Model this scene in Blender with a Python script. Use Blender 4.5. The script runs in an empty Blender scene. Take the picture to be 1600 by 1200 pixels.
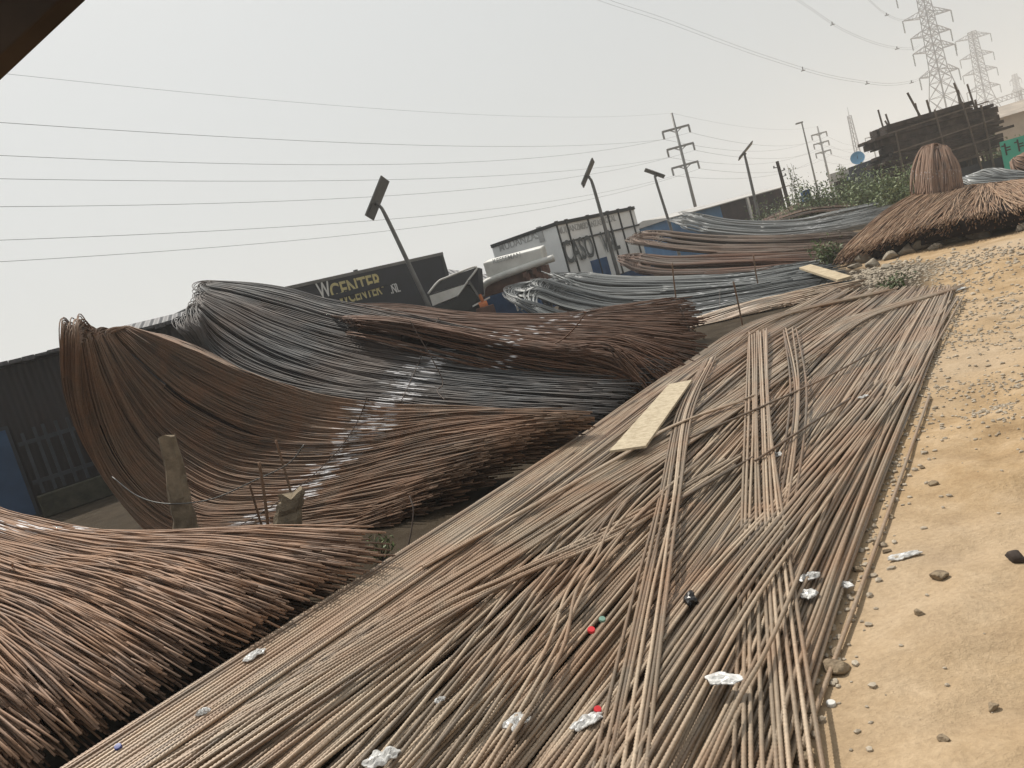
import bpy, bmesh, math, random
import numpy as np
from mathutils import Matrix, Vector

RNG = np.random.default_rng(7)
random.seed(7)
SC = bpy.context.scene
COL = SC.collection
rad = math.radians

# ------------------------------------------------------------------ camera
EYE = 1.65
FOC = 1200.0
ROLL = rad(16.2)
PITCH = rad(6.7)
cR, sR, cP, sP = math.cos(ROLL), math.sin(ROLL), math.cos(PITCH), math.sin(PITCH)


def ray(u, v):
    x, y = u - 800.0, v - 600.0
    X = x * cR - y * sR
    Y = x * sR + y * cR
    return np.array([X, FOC * cP - Y * sP, -FOC * sP - Y * cP])


def on_z(u, v, z=0.0):
    """survey helper: the point at height z seen along a bearing"""
    r = ray(u, v)
    return r * ((z - EYE) / r[2]) + np.array([0, 0, EYE])


def at_y(u, v, y):
    r = ray(u, v)
    return r * (y / r[1]) + np.array([0, 0, EYE])


def on_plane(u, v, p0, d):
    """the point where a bearing meets the upright plane through p0 along d"""
    r = ray(u, v)
    t = (p0[0] * d[1] - p0[1] * d[0]) / (r[0] * d[1] - r[1] * d[0])
    return r * t + np.array([0, 0, EYE])


cam = bpy.data.cameras.new('camera')
cam.sensor_width = 36
cam.lens = 27
cam.clip_start = 0.05
cam.clip_end = 5000
co = bpy.data.objects.new('camera', cam)
COL.objects.link(co)
f_ = Vector((0, cP, -sP)); r_ = Vector((1, 0, 0)); u_ = Vector((0, sP, cP))
cx = r_ * cR - u_ * sR
cy = r_ * sR + u_ * cR
cz = -f_
co.matrix_world = Matrix(((cx.x, cy.x, cz.x, 0), (cx.y, cy.y, cz.y, 0), (cx.z, cy.z, cz.z, EYE), (0, 0, 0, 1)))
SC.camera = co

# ------------------------------------------------------------------ light
SUN_EL = rad(56)
SUN_DIR = Vector((-0.52, 0.85, 0)).normalized()
sd = Vector((SUN_DIR.x * math.cos(SUN_EL), SUN_DIR.y * math.cos(SUN_EL), math.sin(SUN_EL)))
sun = bpy.data.lights.new('sun', 'SUN')
sun.energy = 4.6
sun.angle = rad(1.2)
sun.color = (1.0, 0.94, 0.85)
so = bpy.data.objects.new('sun', sun)
COL.objects.link(so)
so.rotation_euler = sd.to_track_quat('Z', 'Y').to_euler()

W = bpy.data.worlds.new('World')
SC.world = W
W.use_nodes = True
nt = W.node_tree
nt.nodes.clear()
wo = nt.nodes.new('ShaderNodeOutputWorld')
bg = nt.nodes.new('ShaderNodeBackground')
sky = nt.nodes.new('ShaderNodeTexSky')
sky.sky_type = 'NISHITA'
sky.sun_disc = False
sky.sun_elevation = SUN_EL
sky.sun_rotation = math.atan2(SUN_DIR.x, SUN_DIR.y)
sky.air_density = 1.0
sky.dust_density = 6.0
sky.ozone_density = 1.0
mx = nt.nodes.new('ShaderNodeMix')
mx.data_type = 'RGBA'
mx.inputs['Factor'].default_value = 0.90
mx.inputs[7].default_value = (6.5, 6.68, 6.6, 1)     # dust veil, an even pale grey
nt.links.new(sky.outputs[0], mx.inputs[6])
tc = nt.nodes.new('ShaderNodeTexCoord')
dt = nt.nodes.new('ShaderNodeVectorMath')
dt.operation = 'DOT_PRODUCT'
dt.inputs[1].default_value = sd
nt.links.new(tc.outputs['Generated'], dt.inputs[0])
mr = nt.nodes.new('ShaderNodeMath')
mr.operation = 'MULTIPLY_ADD'
mr.inputs[1].default_value = 0.5
mr.inputs[2].default_value = 0.5
nt.links.new(dt.outputs['Value'], mr.inputs[0])
rp = nt.nodes.new('ShaderNodeValToRGB')
el = rp.color_ramp.elements
while len(el) < 6:
    el.new(0.5)
for e_, (p_, v_) in zip(el, ((0.0, .30), (0.28, .34), (0.46, .54), (0.60, .90), (0.80, 1.0), (1.0, 1.16))):
    e_.position = p_
    e_.color = (v_, v_, v_, 1)
nt.links.new(mr.outputs[0], rp.inputs[0])
m2 = nt.nodes.new('ShaderNodeMix')
m2.data_type = 'RGBA'
m2.blend_type = 'MULTIPLY'
m2.inputs['Factor'].default_value = 1.0
nt.links.new(mx.outputs[2], m2.inputs[6])
nt.links.new(rp.outputs[0], m2.inputs[7])
nt.links.new(m2.outputs[2], bg.inputs[0])
bg.inputs[1].default_value = 0.10
nt.links.new(bg.outputs[0], wo.inputs[0])

SC.view_settings.view_transform = 'Standard'
SC.view_settings.look = 'None'
SC.view_settings.exposure = 0
SC.view_settings.gamma = 1
SC.cycles.use_denoising = True
SC.cycles.max_bounces = 6
SC.cycles.volume_bounces = 1
SC.cycles.filter_width = 1.5


# ------------------------------------------------------------------ materials
class Nodes:
    def __init__(s, name):
        s.m = bpy.data.materials.new(name)
        s.m.use_nodes = True
        s.t = s.m.node_tree
        s.b = s.t.nodes['Principled BSDF']
        s.out = s.t.nodes['Material Output']

    def n(s, kind, **kw):
        x = s.t.nodes.new('ShaderNode' + kind)
        for k, v in kw.items():
            setattr(x, k, v)
        return x

    def l(s, a, b):
        s.t.links.new(a, b)

    def attr(s, name):
        a = s.n('Attribute')
        a.attribute_name = name
        return a.outputs['Fac']

    def math(s, op, a, b=None, clamp=False):
        x = s.n('Math', operation=op, use_clamp=clamp)
        for i, v in enumerate((a, b)):
            if v is None:
                continue
            if isinstance(v, (int, float)):
                x.inputs[i].default_value = v
            else:
                s.l(v, x.inputs[i])
        return x.outputs[0]

    def mix(s, f, a, b, mode='MIX'):
        x = s.n('Mix', data_type='RGBA', blend_type=mode)
        for i, v in ((0, f), (6, a), (7, b)):
            if isinstance(v, (int, float)):
                x.inputs[i].default_value = v
            elif isinstance(v, tuple):
                x.inputs[i].default_value = v if len(v) == 4 else v + (1,)
            else:
                s.l(v, x.inputs[i])
        return x.outputs[2]

    def noise(s, scale, detail=3, vec=None, rough=0.55):
        x = s.n('TexNoise')
        x.inputs['Scale'].default_value = scale
        x.inputs['Detail'].default_value = detail
        x.inputs['Roughness'].default_value = rough
        if vec is not None:
            s.l(vec, x.inputs['Vector'])
        return x.outputs['Fac']

    def ramp(s, f, stops):
        x = s.n('ValToRGB')
        e = x.color_ramp.elements
        while len(e) < len(stops):
            e.new(0.5)
        for i, (p, c) in enumerate(stops):
            e[i].position = p
            e[i].color = c + (1,) if len(c) == 3 else c
        s.l(f, x.inputs[0])
        return x.outputs[0]

    def bump(s, h, strength, dist=0.02):
        x = s.n('Bump')
        x.inputs['Strength'].default_value = strength
        x.inputs['Distance'].default_value = dist
        s.l(h, x.inputs['Height'])
        s.l(x.outputs[0], s.b.inputs['Normal'])

    def set(s, **kw):
        for k, v in kw.items():
            i = s.b.inputs[k]
            if isinstance(v, (int, float)):
                i.default_value = v
            elif isinstance(v, tuple):
                i.default_value = v + (1,) if len(v) == 3 else v
            else:
                s.l(v, i)

    def pos(s):
        return s.n('NewGeometry').outputs['Position']


def surf(name, c, c2=None, scale=4.0, rough=0.8, metal=0.0, bump=0.0, bscale=None, lo=0.35, hi=0.68):
    N = Nodes(name)
    c2 = c2 or tuple(x * 0.6 for x in c)
    f = N.noise(scale, 6, N.pos(), 0.62)
    N.set(**{'Base Color': N.ramp(f, [(lo, c2), (hi, c)]), 'Roughness': rough, 'Metallic': metal})
    if rough > .75:
        N.set(**{'Specular IOR Level': 0.15})
    if bump:
        N.bump(N.noise(bscale or scale * 6, 4, N.pos()), bump)
    return N.m


def bar_mat(name, cols, paint=None, rough=0.72, metal=0.15, rust=None, rust_f=0.5, rscale=3.0):
    """round steel: colour per bar, patches of rust, and a belt of white paint where the bundle was marked"""
    N = Nodes(name)
    t = N.attr('tint')
    c = N.ramp(t, [(i / (len(cols) - 1), q) for i, q in enumerate(cols)])
    pos = N.pos()
    if rust:
        f = N.noise(rscale, 5, pos, 0.65)
        f = N.math('MULTIPLY', N.ramp(f, [(0.42, (0, 0, 0)), (0.62, (1, 1, 1))]), rust_f)
        c = N.mix(f, c, rust)
    g = N.noise(60, 3, pos, 0.6)
    c = N.mix(0.55, c, N.ramp(g, [(0.3, (0.45, 0.45, 0.45)), (0.72, (1, 1, 1))]), 'MULTIPLY')
    if paint:
        a, w = paint
        al = N.attr('along')
        d = N.math('ABSOLUTE', N.math('SUBTRACT', N.math('ADD', al, N.math('MULTIPLY', N.math('SUBTRACT', N.noise(1.1, 2, pos), 0.5), 0.5)), a))
        d = N.math('ADD', d, N.math('MULTIPLY', N.noise(9, 3, pos), w * 1.6))
        m = N.math('MULTIPLY', N.math('SUBTRACT', w * 1.55, d), 14.0, True)
        m = N.math('MULTIPLY', m, N.math('ADD', 0.5, N.math('MULTIPLY', N.math('GREATER_THAN', t, 0.22), 0.42)))
        c = N.mix(m, c, (0.72, 0.72, 0.74))
    N.set(**{'Base Color': c, 'Roughness': rough, 'Metallic': metal})
    return N.m


M = {}
M['mat'] = bar_mat('weathered_ribbed_steel', [(0.11, 0.083, 0.059), (0.27, 0.209, 0.149), (0.39, 0.305, 0.219), (0.54, 0.43, 0.315)], rust=(0.36, 0.20, 0.11), rust_f=0.5, rscale=1.6, rough=0.45, metal=0.1)
M['h1'] = bar_mat('light_rusty_steel', [(0.13, 0.078, 0.052), (0.30, 0.19, 0.13), (0.42, 0.28, 0.20), (0.29, 0.21, 0.165)], paint=(3.45, 0.17), rust=(0.40, 0.215, 0.11), rust_f=0.5)
M['h2'] = bar_mat('brown_rusty_steel', [(0.06, 0.037, 0.024), (0.17, 0.108, 0.068), (0.26, 0.17, 0.112), (0.19, 0.125, 0.082)], paint=(2.35, 0.19), rust=(0.27, 0.135, 0.07), rust_f=0.55)
M['h3'] = bar_mat('dark_mill_steel', [(0.03, 0.032, 0.036), (0.068, 0.071, 0.076), (0.12, 0.122, 0.124), (0.065, 0.064, 0.062)], paint=(2.7, 0.20), rust=(0.15, 0.085, 0.05), rust_f=0.45, rscale=0.8, rough=0.62, metal=0.1)
M['h3b'] = bar_mat('deep_brown_steel', [(0.06, 0.033, 0.02), (0.125, 0.068, 0.042), (0.18, 0.10, 0.062)], paint=(1.9, 0.09), rust=(0.16, 0.065, 0.03), rust_f=0.5)
M['grey'] = bar_mat('blue_grey_steel', [(0.045, 0.05, 0.053), (0.17, 0.183, 0.186), (0.36, 0.37, 0.36)], paint=(2.0, 0.1), rough=0.45, metal=0.2)
M['brown'] = bar_mat('far_brown_steel', [(0.06, 0.036, 0.026), (0.18, 0.105, 0.07), (0.16, 0.145, 0.13), (0.31, 0.195, 0.135)], rust=(0.17, 0.07, 0.035), rust_f=0.6, rscale=0.7)
M['darkbrown'] = bar_mat('grey_brown_steel', [(0.07, 0.058, 0.048), (0.20, 0.165, 0.135), (0.19, 0.115, 0.08), (0.34, 0.29, 0.245)], rust=(0.15, 0.075, 0.04), rust_f=0.5, rscale=0.7)
M['palegrey'] = bar_mat('pale_grey_steel', [(0.13, 0.14, 0.14), (0.22, 0.23, 0.23), (0.34, 0.34, 0.33)], paint=(2.0, 0.1), rough=0.45, metal=0.2)
M['straw'] = bar_mat('straw_brown_steel', [(0.19, 0.12, 0.075), (0.36, 0.24, 0.155), (0.48, 0.34, 0.225)], rust=(0.30, 0.14, 0.06), rust_f=0.5)
M['arch'] = bar_mat('tied_brown_steel', [(0.03, 0.017, 0.012), (0.22, 0.135, 0.09), (0.34, 0.22, 0.15)], paint=(0.72, 0.04), rust=(0.22, 0.10, 0.05), rust_f=0.4)  # near-black first stop puts the shade of gaps into some strands
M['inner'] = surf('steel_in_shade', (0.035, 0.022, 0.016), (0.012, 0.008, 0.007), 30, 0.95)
M['wire'] = surf('rusty_wire', (0.09, 0.06, 0.045), None, 20, 0.7)
M['cable'] = surf('grey_cable', (0.10, 0.10, 0.115), (0.08, 0.08, 0.09), 2, 0.6)
M['galv'] = surf('galvanised_steel', (0.17, 0.17, 0.165), (0.11, 0.11, 0.105), 3, 0.5, 0.3)
M['panel'] = surf('lamp_housing', (0.12, 0.125, 0.12), (0.085, 0.085, 0.08), 4, 0.45)
M['cell'] = surf('solar_cell', (0.02, 0.025, 0.045), None, 6, 0.2)
M['pylon'] = surf('pylon_steel', (0.30, 0.29, 0.31), (0.24, 0.235, 0.25), 0.6, 0.6, 0.1)
M['conc'] = surf('old_concrete', (0.27, 0.22, 0.155), (0.15, 0.12, 0.085), 7, 0.95, 0, 0.6, 40)
M['moss'] = surf('mossy_concrete', (0.075, 0.07, 0.05), (0.035, 0.035, 0.024), 5, .95, 0, .5, 30)
M['ply'] = surf('sandy_plywood', (0.53, 0.455, 0.335), (0.36, 0.295, 0.205), 22, 0.85, 0, 0.4, 90, .3, .62)
M['plank'] = surf('bare_plank', (0.50, 0.42, 0.29), (0.36, 0.29, 0.20), 6, 0.85)
M['darkwood'] = surf('weathered_dark_wood', (0.085, 0.068, 0.058), (0.028, 0.022, 0.02), 2.6, 0.9, 0, 0.4, 14)
M['board_brown'] = surf('dark_brown_board', (0.055, 0.04, 0.03), (0.03, 0.023, 0.019), 5, 0.8)
M['pole_wood'] = surf('scaffold_pole', (0.17, 0.145, 0.12), (0.09, 0.075, 0.065), 3, 0.9)
M['white'] = surf('dirty_white_paint', (0.70, 0.70, 0.67), (0.52, 0.52, 0.49), 1.8, 0.6)
M['panel_white'] = surf('white_trailer_skin', (0.84, 0.86, 0.86), (0.70, 0.72, 0.72), 0.9, 0.55)
M['black_trim'] = surf('black_trim', (0.022, 0.026, 0.025), None, 3, 0.6)
M['sign'] = surf('navy_curtain', (0.015, 0.018, 0.026), (0.008, 0.009, 0.013), 1.4, 0.7, 0, 0.5, 3)
M['yellow'] = surf('yellow_lettering', (0.58, 0.50, 0.20), (0.45, 0.40, 0.22), 5, 0.7)
M['white_letter'] = surf('white_lettering', (0.72, 0.72, 0.70), (0.55, 0.55, 0.54), 5, 0.7)
M['dark_letter'] = surf('dark_lettering', (0.055, 0.065, 0.07), (0.10, 0.11, 0.11), 5, 0.7)
M['faint_letter'] = surf('faded_lettering', (0.36, 0.37, 0.37), (0.45, 0.46, 0.46), 5, 0.7)
M['blue'] = surf('blue_paint', (0.022, 0.095, 0.24), (0.014, 0.055, 0.15), 2, 0.6)
M['doorblue'] = surf('faded_blue_door_paint', (0.03, 0.078, 0.165), (0.02, 0.055, 0.12), 2.2, 0.6)
M['shackblue'] = surf('bright_blue_sheet', (0.035, 0.17, 0.36), (0.02, 0.10, 0.24), 1.0, 0.6)
M['cab_brown'] = surf('brown_cab_panel', (0.19, 0.105, 0.075), (0.09, 0.05, 0.04), 3, 0.8)  # mottled brown for the windscreen band, visor bracket and pump base
M['glass'] = surf('dark_glass', (0.02, 0.024, 0.028), None, 2, 0.12)
M['orange'] = surf('orange_paint', (0.55, 0.16, 0.03), (0.35, 0.09, 0.02), 6, 0.6)
M['mint'] = surf('mint_green_wall', (0.055, 0.42, 0.31), (0.035, 0.31, 0.23), 0.9, 0.7)
M['cream'] = surf('cream_wall', (0.38, 0.33, 0.27), (0.30, 0.26, 0.215), 0.8, 0.85)
M['roofgrey'] = surf('grey_sheet_roof', (0.30, 0.295, 0.29), (0.20, 0.195, 0.19), 0.7, 0.6)
M['roofwhite'] = surf('pale_sheet_roof', (0.52, 0.51, 0.49), (0.36, 0.35, 0.33), 0.8, 0.6)
M['shackdark'] = surf('dark_shack_wall', (0.075, 0.05, 0.045), (0.035, 0.026, 0.026), 1.4, 0.9)
M['wallred'] = surf('dark_red_sheet_wall', (0.040, 0.020, 0.017), (0.012, 0.010, 0.013), 0.9, 0.85)
M['gate'] = surf('dull_blue_grey_steel', (0.035, 0.043, 0.055), (0.02, 0.024, 0.03), 5, 0.6)
M['stone'] = surf('grey_stone', (0.34, 0.30, 0.24), (0.19, 0.165, 0.13), 6, 0.9, 0, 0.7, 25)
M['pebble'] = surf('sandy_pebble', (0.50, 0.44, 0.355), (0.27, 0.225, 0.17), 14, 0.9)
M['tanstone'] = surf('tan_stone', (0.33, 0.26, 0.175), (0.17, 0.13, 0.09), 14, 0.9, 0, 0.7, 60)
M['redcap'] = surf('red_plastic', (0.65, 0.02, 0.03), (0.5, 0.015, 0.02), 9, 0.4)
M['greencap'] = surf('pale_green_plastic', (0.22, 0.40, 0.32), None, 9, 0.4)
M['bluecap'] = surf('blue_plastic', (0.03, 0.06, 0.32), None, 9, 0.4)
M['black'] = surf('black_plastic', (0.012, 0.012, 0.013), None, 9, 0.3)
M['stem'] = surf('plant_stem', (0.12, 0.10, 0.06), None, 6, 0.9)
M['dish'] = surf('pale_blue_dish', (0.20, 0.42, 0.62), (0.15, 0.34, 0.52), 2, 0.5)


def corrugated(name, c, c2, pitch, axis):
    N = Nodes(name)
    pos = N.pos()
    sx = N.n('SeparateXYZ')
    N.l(pos, sx.inputs[0])
    a = N.math('ADD', N.math('MULTIPLY', sx.outputs[0], axis[0]), N.math('MULTIPLY', sx.outputs[1], axis[1]))
    w = N.math('SINE', N.math('MULTIPLY', a, 2 * math.pi / pitch))
    N.set(**{'Base Color': N.ramp(N.noise(0.9, 5, pos), [(0.3, c2), (0.7, c)]), 'Roughness': 0.55})
    N.bump(w, 1.0, pitch * 0.16)
    return N.m


def leaf_mat():
    N = Nodes('green_leaf')
    t = N.attr('tint')
    N.set(**{'Base Color': N.ramp(t, [(0, (0.05, 0.075, 0.028)), (0.5, (0.11, 0.15, 0.055)), (1, (0.20, 0.235, 0.10))]), 'Roughness': 0.6})
    return N.m


M['leaf'] = leaf_mat()


def plastic_mat():
    N = Nodes('clear_white_plastic')
    f = N.noise(40, 3, N.pos())
    N.set(**{'Base Color': N.ramp(f, [(0.3, (0.38, 0.37, 0.35)), (0.65, (0.74, 0.74, 0.73))]), 'Roughness': 0.25, 'Alpha': 0.93})
    return N.m


M['plastic'] = plastic_mat()


def sand_mat():
    N = Nodes('trodden_sand')
    pos = N.pos()
    big = N.noise(0.35, 5, pos, 0.6)
    mid = N.noise(2.6, 6, pos, 0.65)
    fin = N.noise(38, 5, pos, 0.7)
    c = N.ramp(mid, [(0.30, (0.29, 0.196, 0.108)), (0.5, (0.40, 0.284, 0.165)), (0.72, (0.50, 0.376, 0.243))])
    c = N.mix(N.ramp(big, [(0.42, (0, 0, 0)), (0.66, (0.75, 0.75, 0.75))]), c, (0.48, 0.385, 0.28))
    c = N.mix(0.6, c, N.ramp(fin, [(0.25, (0.62, 0.60, 0.58)), (0.62, (1, 1, 1))]), 'MULTIPLY')
    # grit: dark and pale specks
    v = N.n('TexVoronoi')
    v.inputs['Scale'].default_value = 55
    N.l(pos, v.inputs['Vector'])
    sp = N.ramp(v.outputs['Distance'], [(0.10, (1, 1, 1)), (0.2, (0, 0, 0))])
    gate = N.ramp(N.noise(9, 3, pos), [(0.56, (0, 0, 0)), (0.66, (1, 1, 1))])
    c = N.mix(N.mix(1.0, sp, gate, 'MULTIPLY'), c, (0.23, 0.17, 0.115))
    # darker earth under the stacks and along the yard
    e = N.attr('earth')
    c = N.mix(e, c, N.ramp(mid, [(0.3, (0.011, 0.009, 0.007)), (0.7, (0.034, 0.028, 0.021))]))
    N.set(**{'Base Color': c, 'Roughness': 0.95, 'Specular IOR Level': 0.08})
    h = N.math('ADD', N.math('MULTIPLY', mid, 0.7), N.math('MULTIPLY', fin, 0.35))
    N.bump(h, 0.8, 0.035)
    return N.m


M['sand'] = sand_mat()


# ------------------------------------------------------------------ objects
def tag(o, label=None, cat=None, group=None, kind=None):
    if label: o['label'] = label
    if cat: o['category'] = cat
    if group: o['group'] = group
    if kind: o['kind'] = kind
    return o


def empty(name, loc, label, cat, group=None):
    o = bpy.data.objects.new(name, None)
    o.empty_display_size = 0.2
    o.location = Vector([float(q) for q in loc])
    COL.objects.link(o)
    return tag(o, label, cat, group)


def link(name, me, m=None, parent=None):
    o = bpy.data.objects.new(name, me)
    if m is not None:
        me.materials.append(m)
    COL.objects.link(o)
    if parent is not None:
        o.parent = parent
        o.matrix_parent_inverse = Matrix.Translation(-parent.location) if parent.parent is None else Matrix.Identity(4)
    return o


def raw_mesh(name, verts, loops, starts, totals, smooth=True, attrs=None):
    me = bpy.data.meshes.new(name)
    verts = np.asarray(verts, dtype=np.float32)
    me.vertices.add(len(verts))
    me.vertices.foreach_set('co', verts.ravel())
    me.loops.add(len(loops))
    me.loops.foreach_set('vertex_index', np.asarray(loops, dtype=np.int32))
    me.polygons.add(len(starts))
    me.polygons.foreach_set('loop_start', np.asarray(starts, dtype=np.int32))
    me.polygons.foreach_set('loop_total', np.asarray(totals, dtype=np.int32))
    me.polygons.foreach_set('use_smooth', np.full(len(starts), smooth))
    for k, a in (attrs or {}).items():
        me.attributes.new(k, 'FLOAT', 'POINT').data.foreach_set('value', np.asarray(a, dtype=np.float32))
    me.update(calc_edges=True)
    return me


def unit(a):
    return a / np.maximum(np.linalg.norm(a, axis=-1, keepdims=True), 1e-9)


def tube_mesh(name, P, R, sides=6, tint=None, along=None):
    """P (N,K,3) centre lines, R (N,K) radii -> one mesh of N closed round bars"""
    P = np.asarray(P, float)
    N, K = P.shape[:2]
    R = np.broadcast_to(R, (N, K))
    T = unit(np.gradient(P, axis=1))
    n = np.cross(T[:, 0], np.array([0.03, 0.05, 1.0]))
    n = unit(n)
    nn = np.zeros_like(P)
    for k in range(K):
        n = unit(n - (n * T[:, k]).sum(-1, keepdims=True) * T[:, k])
        nn[:, k] = n
    bb = np.cross(T, nn)
    a = np.arange(sides) * 2 * math.pi / sides
    V = P[:, :, None] + R[:, :, None, None] * (nn[:, :, None] * np.cos(a)[None, None, :, None] + bb[:, :, None] * np.sin(a)[None, None, :, None])
    base = (np.arange(N) * K * sides)[:, None, None] + (np.arange(K - 1) * sides)[None, :, None]
    s = np.arange(sides)[None, None, :]
    s2 = (s + 1) % sides
    q = np.stack([base + s, base + s2, base + s2 + sides, base + s + sides], -1).reshape(-1)
    nq = N * (K - 1) * sides
    c0 = ((np.arange(N) * K * sides)[:, None] + np.arange(sides)[::-1][None]).reshape(-1)
    c1 = ((np.arange(N) * K * sides + (K - 1) * sides)[:, None] + np.arange(sides)[None]).reshape(-1)
    loops = np.concatenate([q, c0, c1])
    starts = np.concatenate([np.arange(nq) * 4, nq * 4 + np.arange(2 * N) * sides])
    totals = np.concatenate([np.full(nq, 4), np.full(2 * N, sides)])
    at = {}
    if tint is not None:
        at['tint'] = np.repeat(np.asarray(tint), K * sides)
    if along is not None:
        at['along'] = np.repeat(np.asarray(along).reshape(-1), sides)
    me = raw_mesh(name, V.reshape(-1, 3), loops, starts, totals, True, at)
    return me


def spline(pts, n):
    """Catmull-Rom through pts, n points evenly spaced along it"""
    p = np.asarray(pts, float)
    p = np.vstack([2 * p[0] - p[1], p, 2 * p[-1] - p[-2]])
    out = []
    for i in range(1, len(p) - 2):
        t = np.linspace(0, 1, 24, endpoint=False)[:, None]
        a, b, c, d = p[i - 1], p[i], p[i + 1], p[i + 2]
        out.append(0.5 * (2 * b + (c - a) * t + (2 * a - 5 * b + 4 * c - d) * t ** 2 + (3 * b - a - 3 * c + d) * t ** 3))
    out.append(p[-2][None])
    o = np.vstack(out)
    L = np.concatenate([[0], np.cumsum(np.linalg.norm(np.diff(o, axis=0), axis=1))])
    s = np.linspace(0, L[-1], n) if np.isscalar(n) else np.asarray(n)
    return np.stack([np.interp(s, L, o[:, k]) for k in range(o.shape[1])], 1)


def length(p):
    return float(np.linalg.norm(np.diff(p, axis=0), axis=1).sum())


class MB:
    """collects boxes, struts, prisms into ONE mesh"""
    def __init__(s):
        s.v, s.f = [], []

    def add(s, v, f):
        o = len(s.v)
        s.v += [tuple(float(c) for c in q) for q in v]
        s.f += [tuple(i + o for i in q) for q in f]

    def hexa(s, b, t):
        """bottom 4 and top 4 corners, same winding"""
        s.add(list(b) + list(t), [(3, 2, 1, 0), (4, 5, 6, 7), (0, 1, 5, 4), (1, 2, 6, 5), (2, 3, 7, 6), (3, 0, 4, 7)])

    def box(s, o, ax, ay, az, x0, x1, y0, y1, z0, z1):
        o, ax, ay, az = (np.asarray(q, float) for q in (o, ax, ay, az))
        c = lambda x, y, z: o + ax * x + ay * y + az * z
        s.hexa([c(x0, y0, z0), c(x1, y0, z0), c(x1, y1, z0), c(x0, y1, z0)], [c(x0, y0, z1), c(x1, y0, z1), c(x1, y1, z1), c(x0, y1, z1)])

    def strut(s, a, b, w, h=None):
        a, b = np.asarray(a, float), np.asarray(b, float)
        h = h or w
        t = unit(b - a)
        x = np.cross(t, [0, 0, 1.0])
        if np.linalg.norm(x) < 1e-3:
            x = np.array([1.0, 0, 0])
        x = unit(x)
        y = np.cross(x, t)
        q = lambda p: [p - x * w / 2 - y * h / 2, p + x * w / 2 - y * h / 2, p + x * w / 2 + y * h / 2, p - x * w / 2 + y * h / 2]
        s.hexa(q(a), q(b))

    def rod(s, a, b, r0, r1=None, n=10):
        a, b = np.asarray(a, float), np.asarray(b, float)
        r1 = r0 if r1 is None else r1
        t = unit(b - a)
        x = np.cross(t, [0.2, 0.1, 1.0] if abs(t[2]) < 0.9 else [1.0, 0, 0])
        x = unit(x)
        y = np.cross(t, x)
        an = [2 * math.pi * i / n for i in range(n)]
        v = [a + (x * math.cos(q) + y * math.sin(q)) * r0 for q in an] + [b + (x * math.cos(q) + y * math.sin(q)) * r1 for q in an]
        s.add(v, [(i, (i + 1) % n, n + (i + 1) % n, n + i) for i in range(n)] + [tuple(range(n))[::-1], tuple(range(n, 2 * n))])

    def prism(s, poly, d):
        """flat outline pushed along d"""
        poly = [np.asarray(q, float) for q in poly]
        n = len(poly)
        d = np.asarray(d, float)
        s.add(poly + [q + d for q in poly], [tuple(range(n))[::-1], tuple(range(n, 2 * n))] + [(i, (i + 1) % n, n + (i + 1) % n, n + i) for i in range(n)])

    def build(s, name, m, parent=None, bevel=0.0, smooth=False):
        me = bpy.data.meshes.new(name)
        bm = bmesh.new()
        vs = [bm.verts.new(q) for q in s.v]
        for q in s.f:
            try:
                bm.faces.new([vs[i] for i in q])
            except ValueError:
                pass
        bmesh.ops.recalc_face_normals(bm, faces=bm.faces)
        if bevel:
            bmesh.ops.bevel(bm, geom=list(bm.edges), offset=bevel, segments=2, profile=0.5, affect='EDGES')
        for q in bm.faces:
            q.smooth = smooth
        bm.to_mesh(me)
        bm.free()
        return link(name, me, m, parent)


def text(body, name, o, ax, az, size, m, parent, off=0.012, sx=1.0):
    """raised lettering: o = lower left corner, ax = reading direction, az = up"""
    cu = bpy.data.curves.new(name, 'FONT')
    cu.body = body
    cu.size = size
    cu.extrude = 0.004
    cu.offset = 0.018 * size
    tmp = bpy.data.objects.new(name, cu)
    COL.objects.link(tmp)
    dg = bpy.context.evaluated_depsgraph_get()
    me = bpy.data.meshes.new_from_object(tmp.evaluated_get(dg))
    bpy.data.objects.remove(tmp)
    ax = Vector(ax).normalized(); az = Vector(az).normalized()
    n = ax.cross(az)
    o = Vector([float(q) for q in o]) + n * off
    mat4 = Matrix(((ax.x * sx, az.x, n.x, o.x), (ax.y * sx, az.y, n.y, o.y), (ax.z * sx, az.z, n.z, o.z), (0, 0, 0, 1)))
    me.transform(mat4)
    me.materials.clear()
    return link(name, me, m, parent)


# value noise on a lattice, for ground relief
_LAT = RNG.random((256, 256))


def vnoise(x, y, wl):
    x, y = x / wl, y / wl
    xi, yi = np.floor(x).astype(int), np.floor(y).astype(int)
    fx, fy = x - xi, y - yi
    fx, fy = fx * fx * (3 - 2 * fx), fy * fy * (3 - 2 * fy)
    g = lambda i, j: _LAT[i % 256, j % 256]
    return (g(xi, yi) * (1 - fx) + g(xi + 1, yi) * fx) * (1 - fy) + (g(xi, yi + 1) * (1 - fx) + g(xi + 1, yi + 1) * fx) * fy - 0.5


def edge_right(y):
    """x of the right-hand edge of the bar spread at depth y"""
    return np.interp(y, [0, 2.2, 3.9, 10.6, 14], [-0.75, 0.5, 1.68, 6.4, 8.6])


def relief(x, y):
    fade = np.clip(1.3 - np.hypot(x, y) / 45.0, 0, 1)
    ridge = 0.5 - np.abs(vnoise(x * .8 + 11, y + 5, 0.42)) * 2
    h = 0.085 * vnoise(x, y, 1.7) + 0.07 * vnoise(x + 31, y * 1.3 + 7, 0.55) + 0.045 * ridge * np.clip(vnoise(x + 9, y + 2, 1.1) + .35, 0, 1) + 0.04 * vnoise(x * .7 + 3, y + 71, 0.2) + 0.017 * vnoise(x, y, 0.085)
    flat = np.clip((x - edge_right(y)) / 0.5, 0.12, 1)
    return h * fade * flat - 0.012


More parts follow.
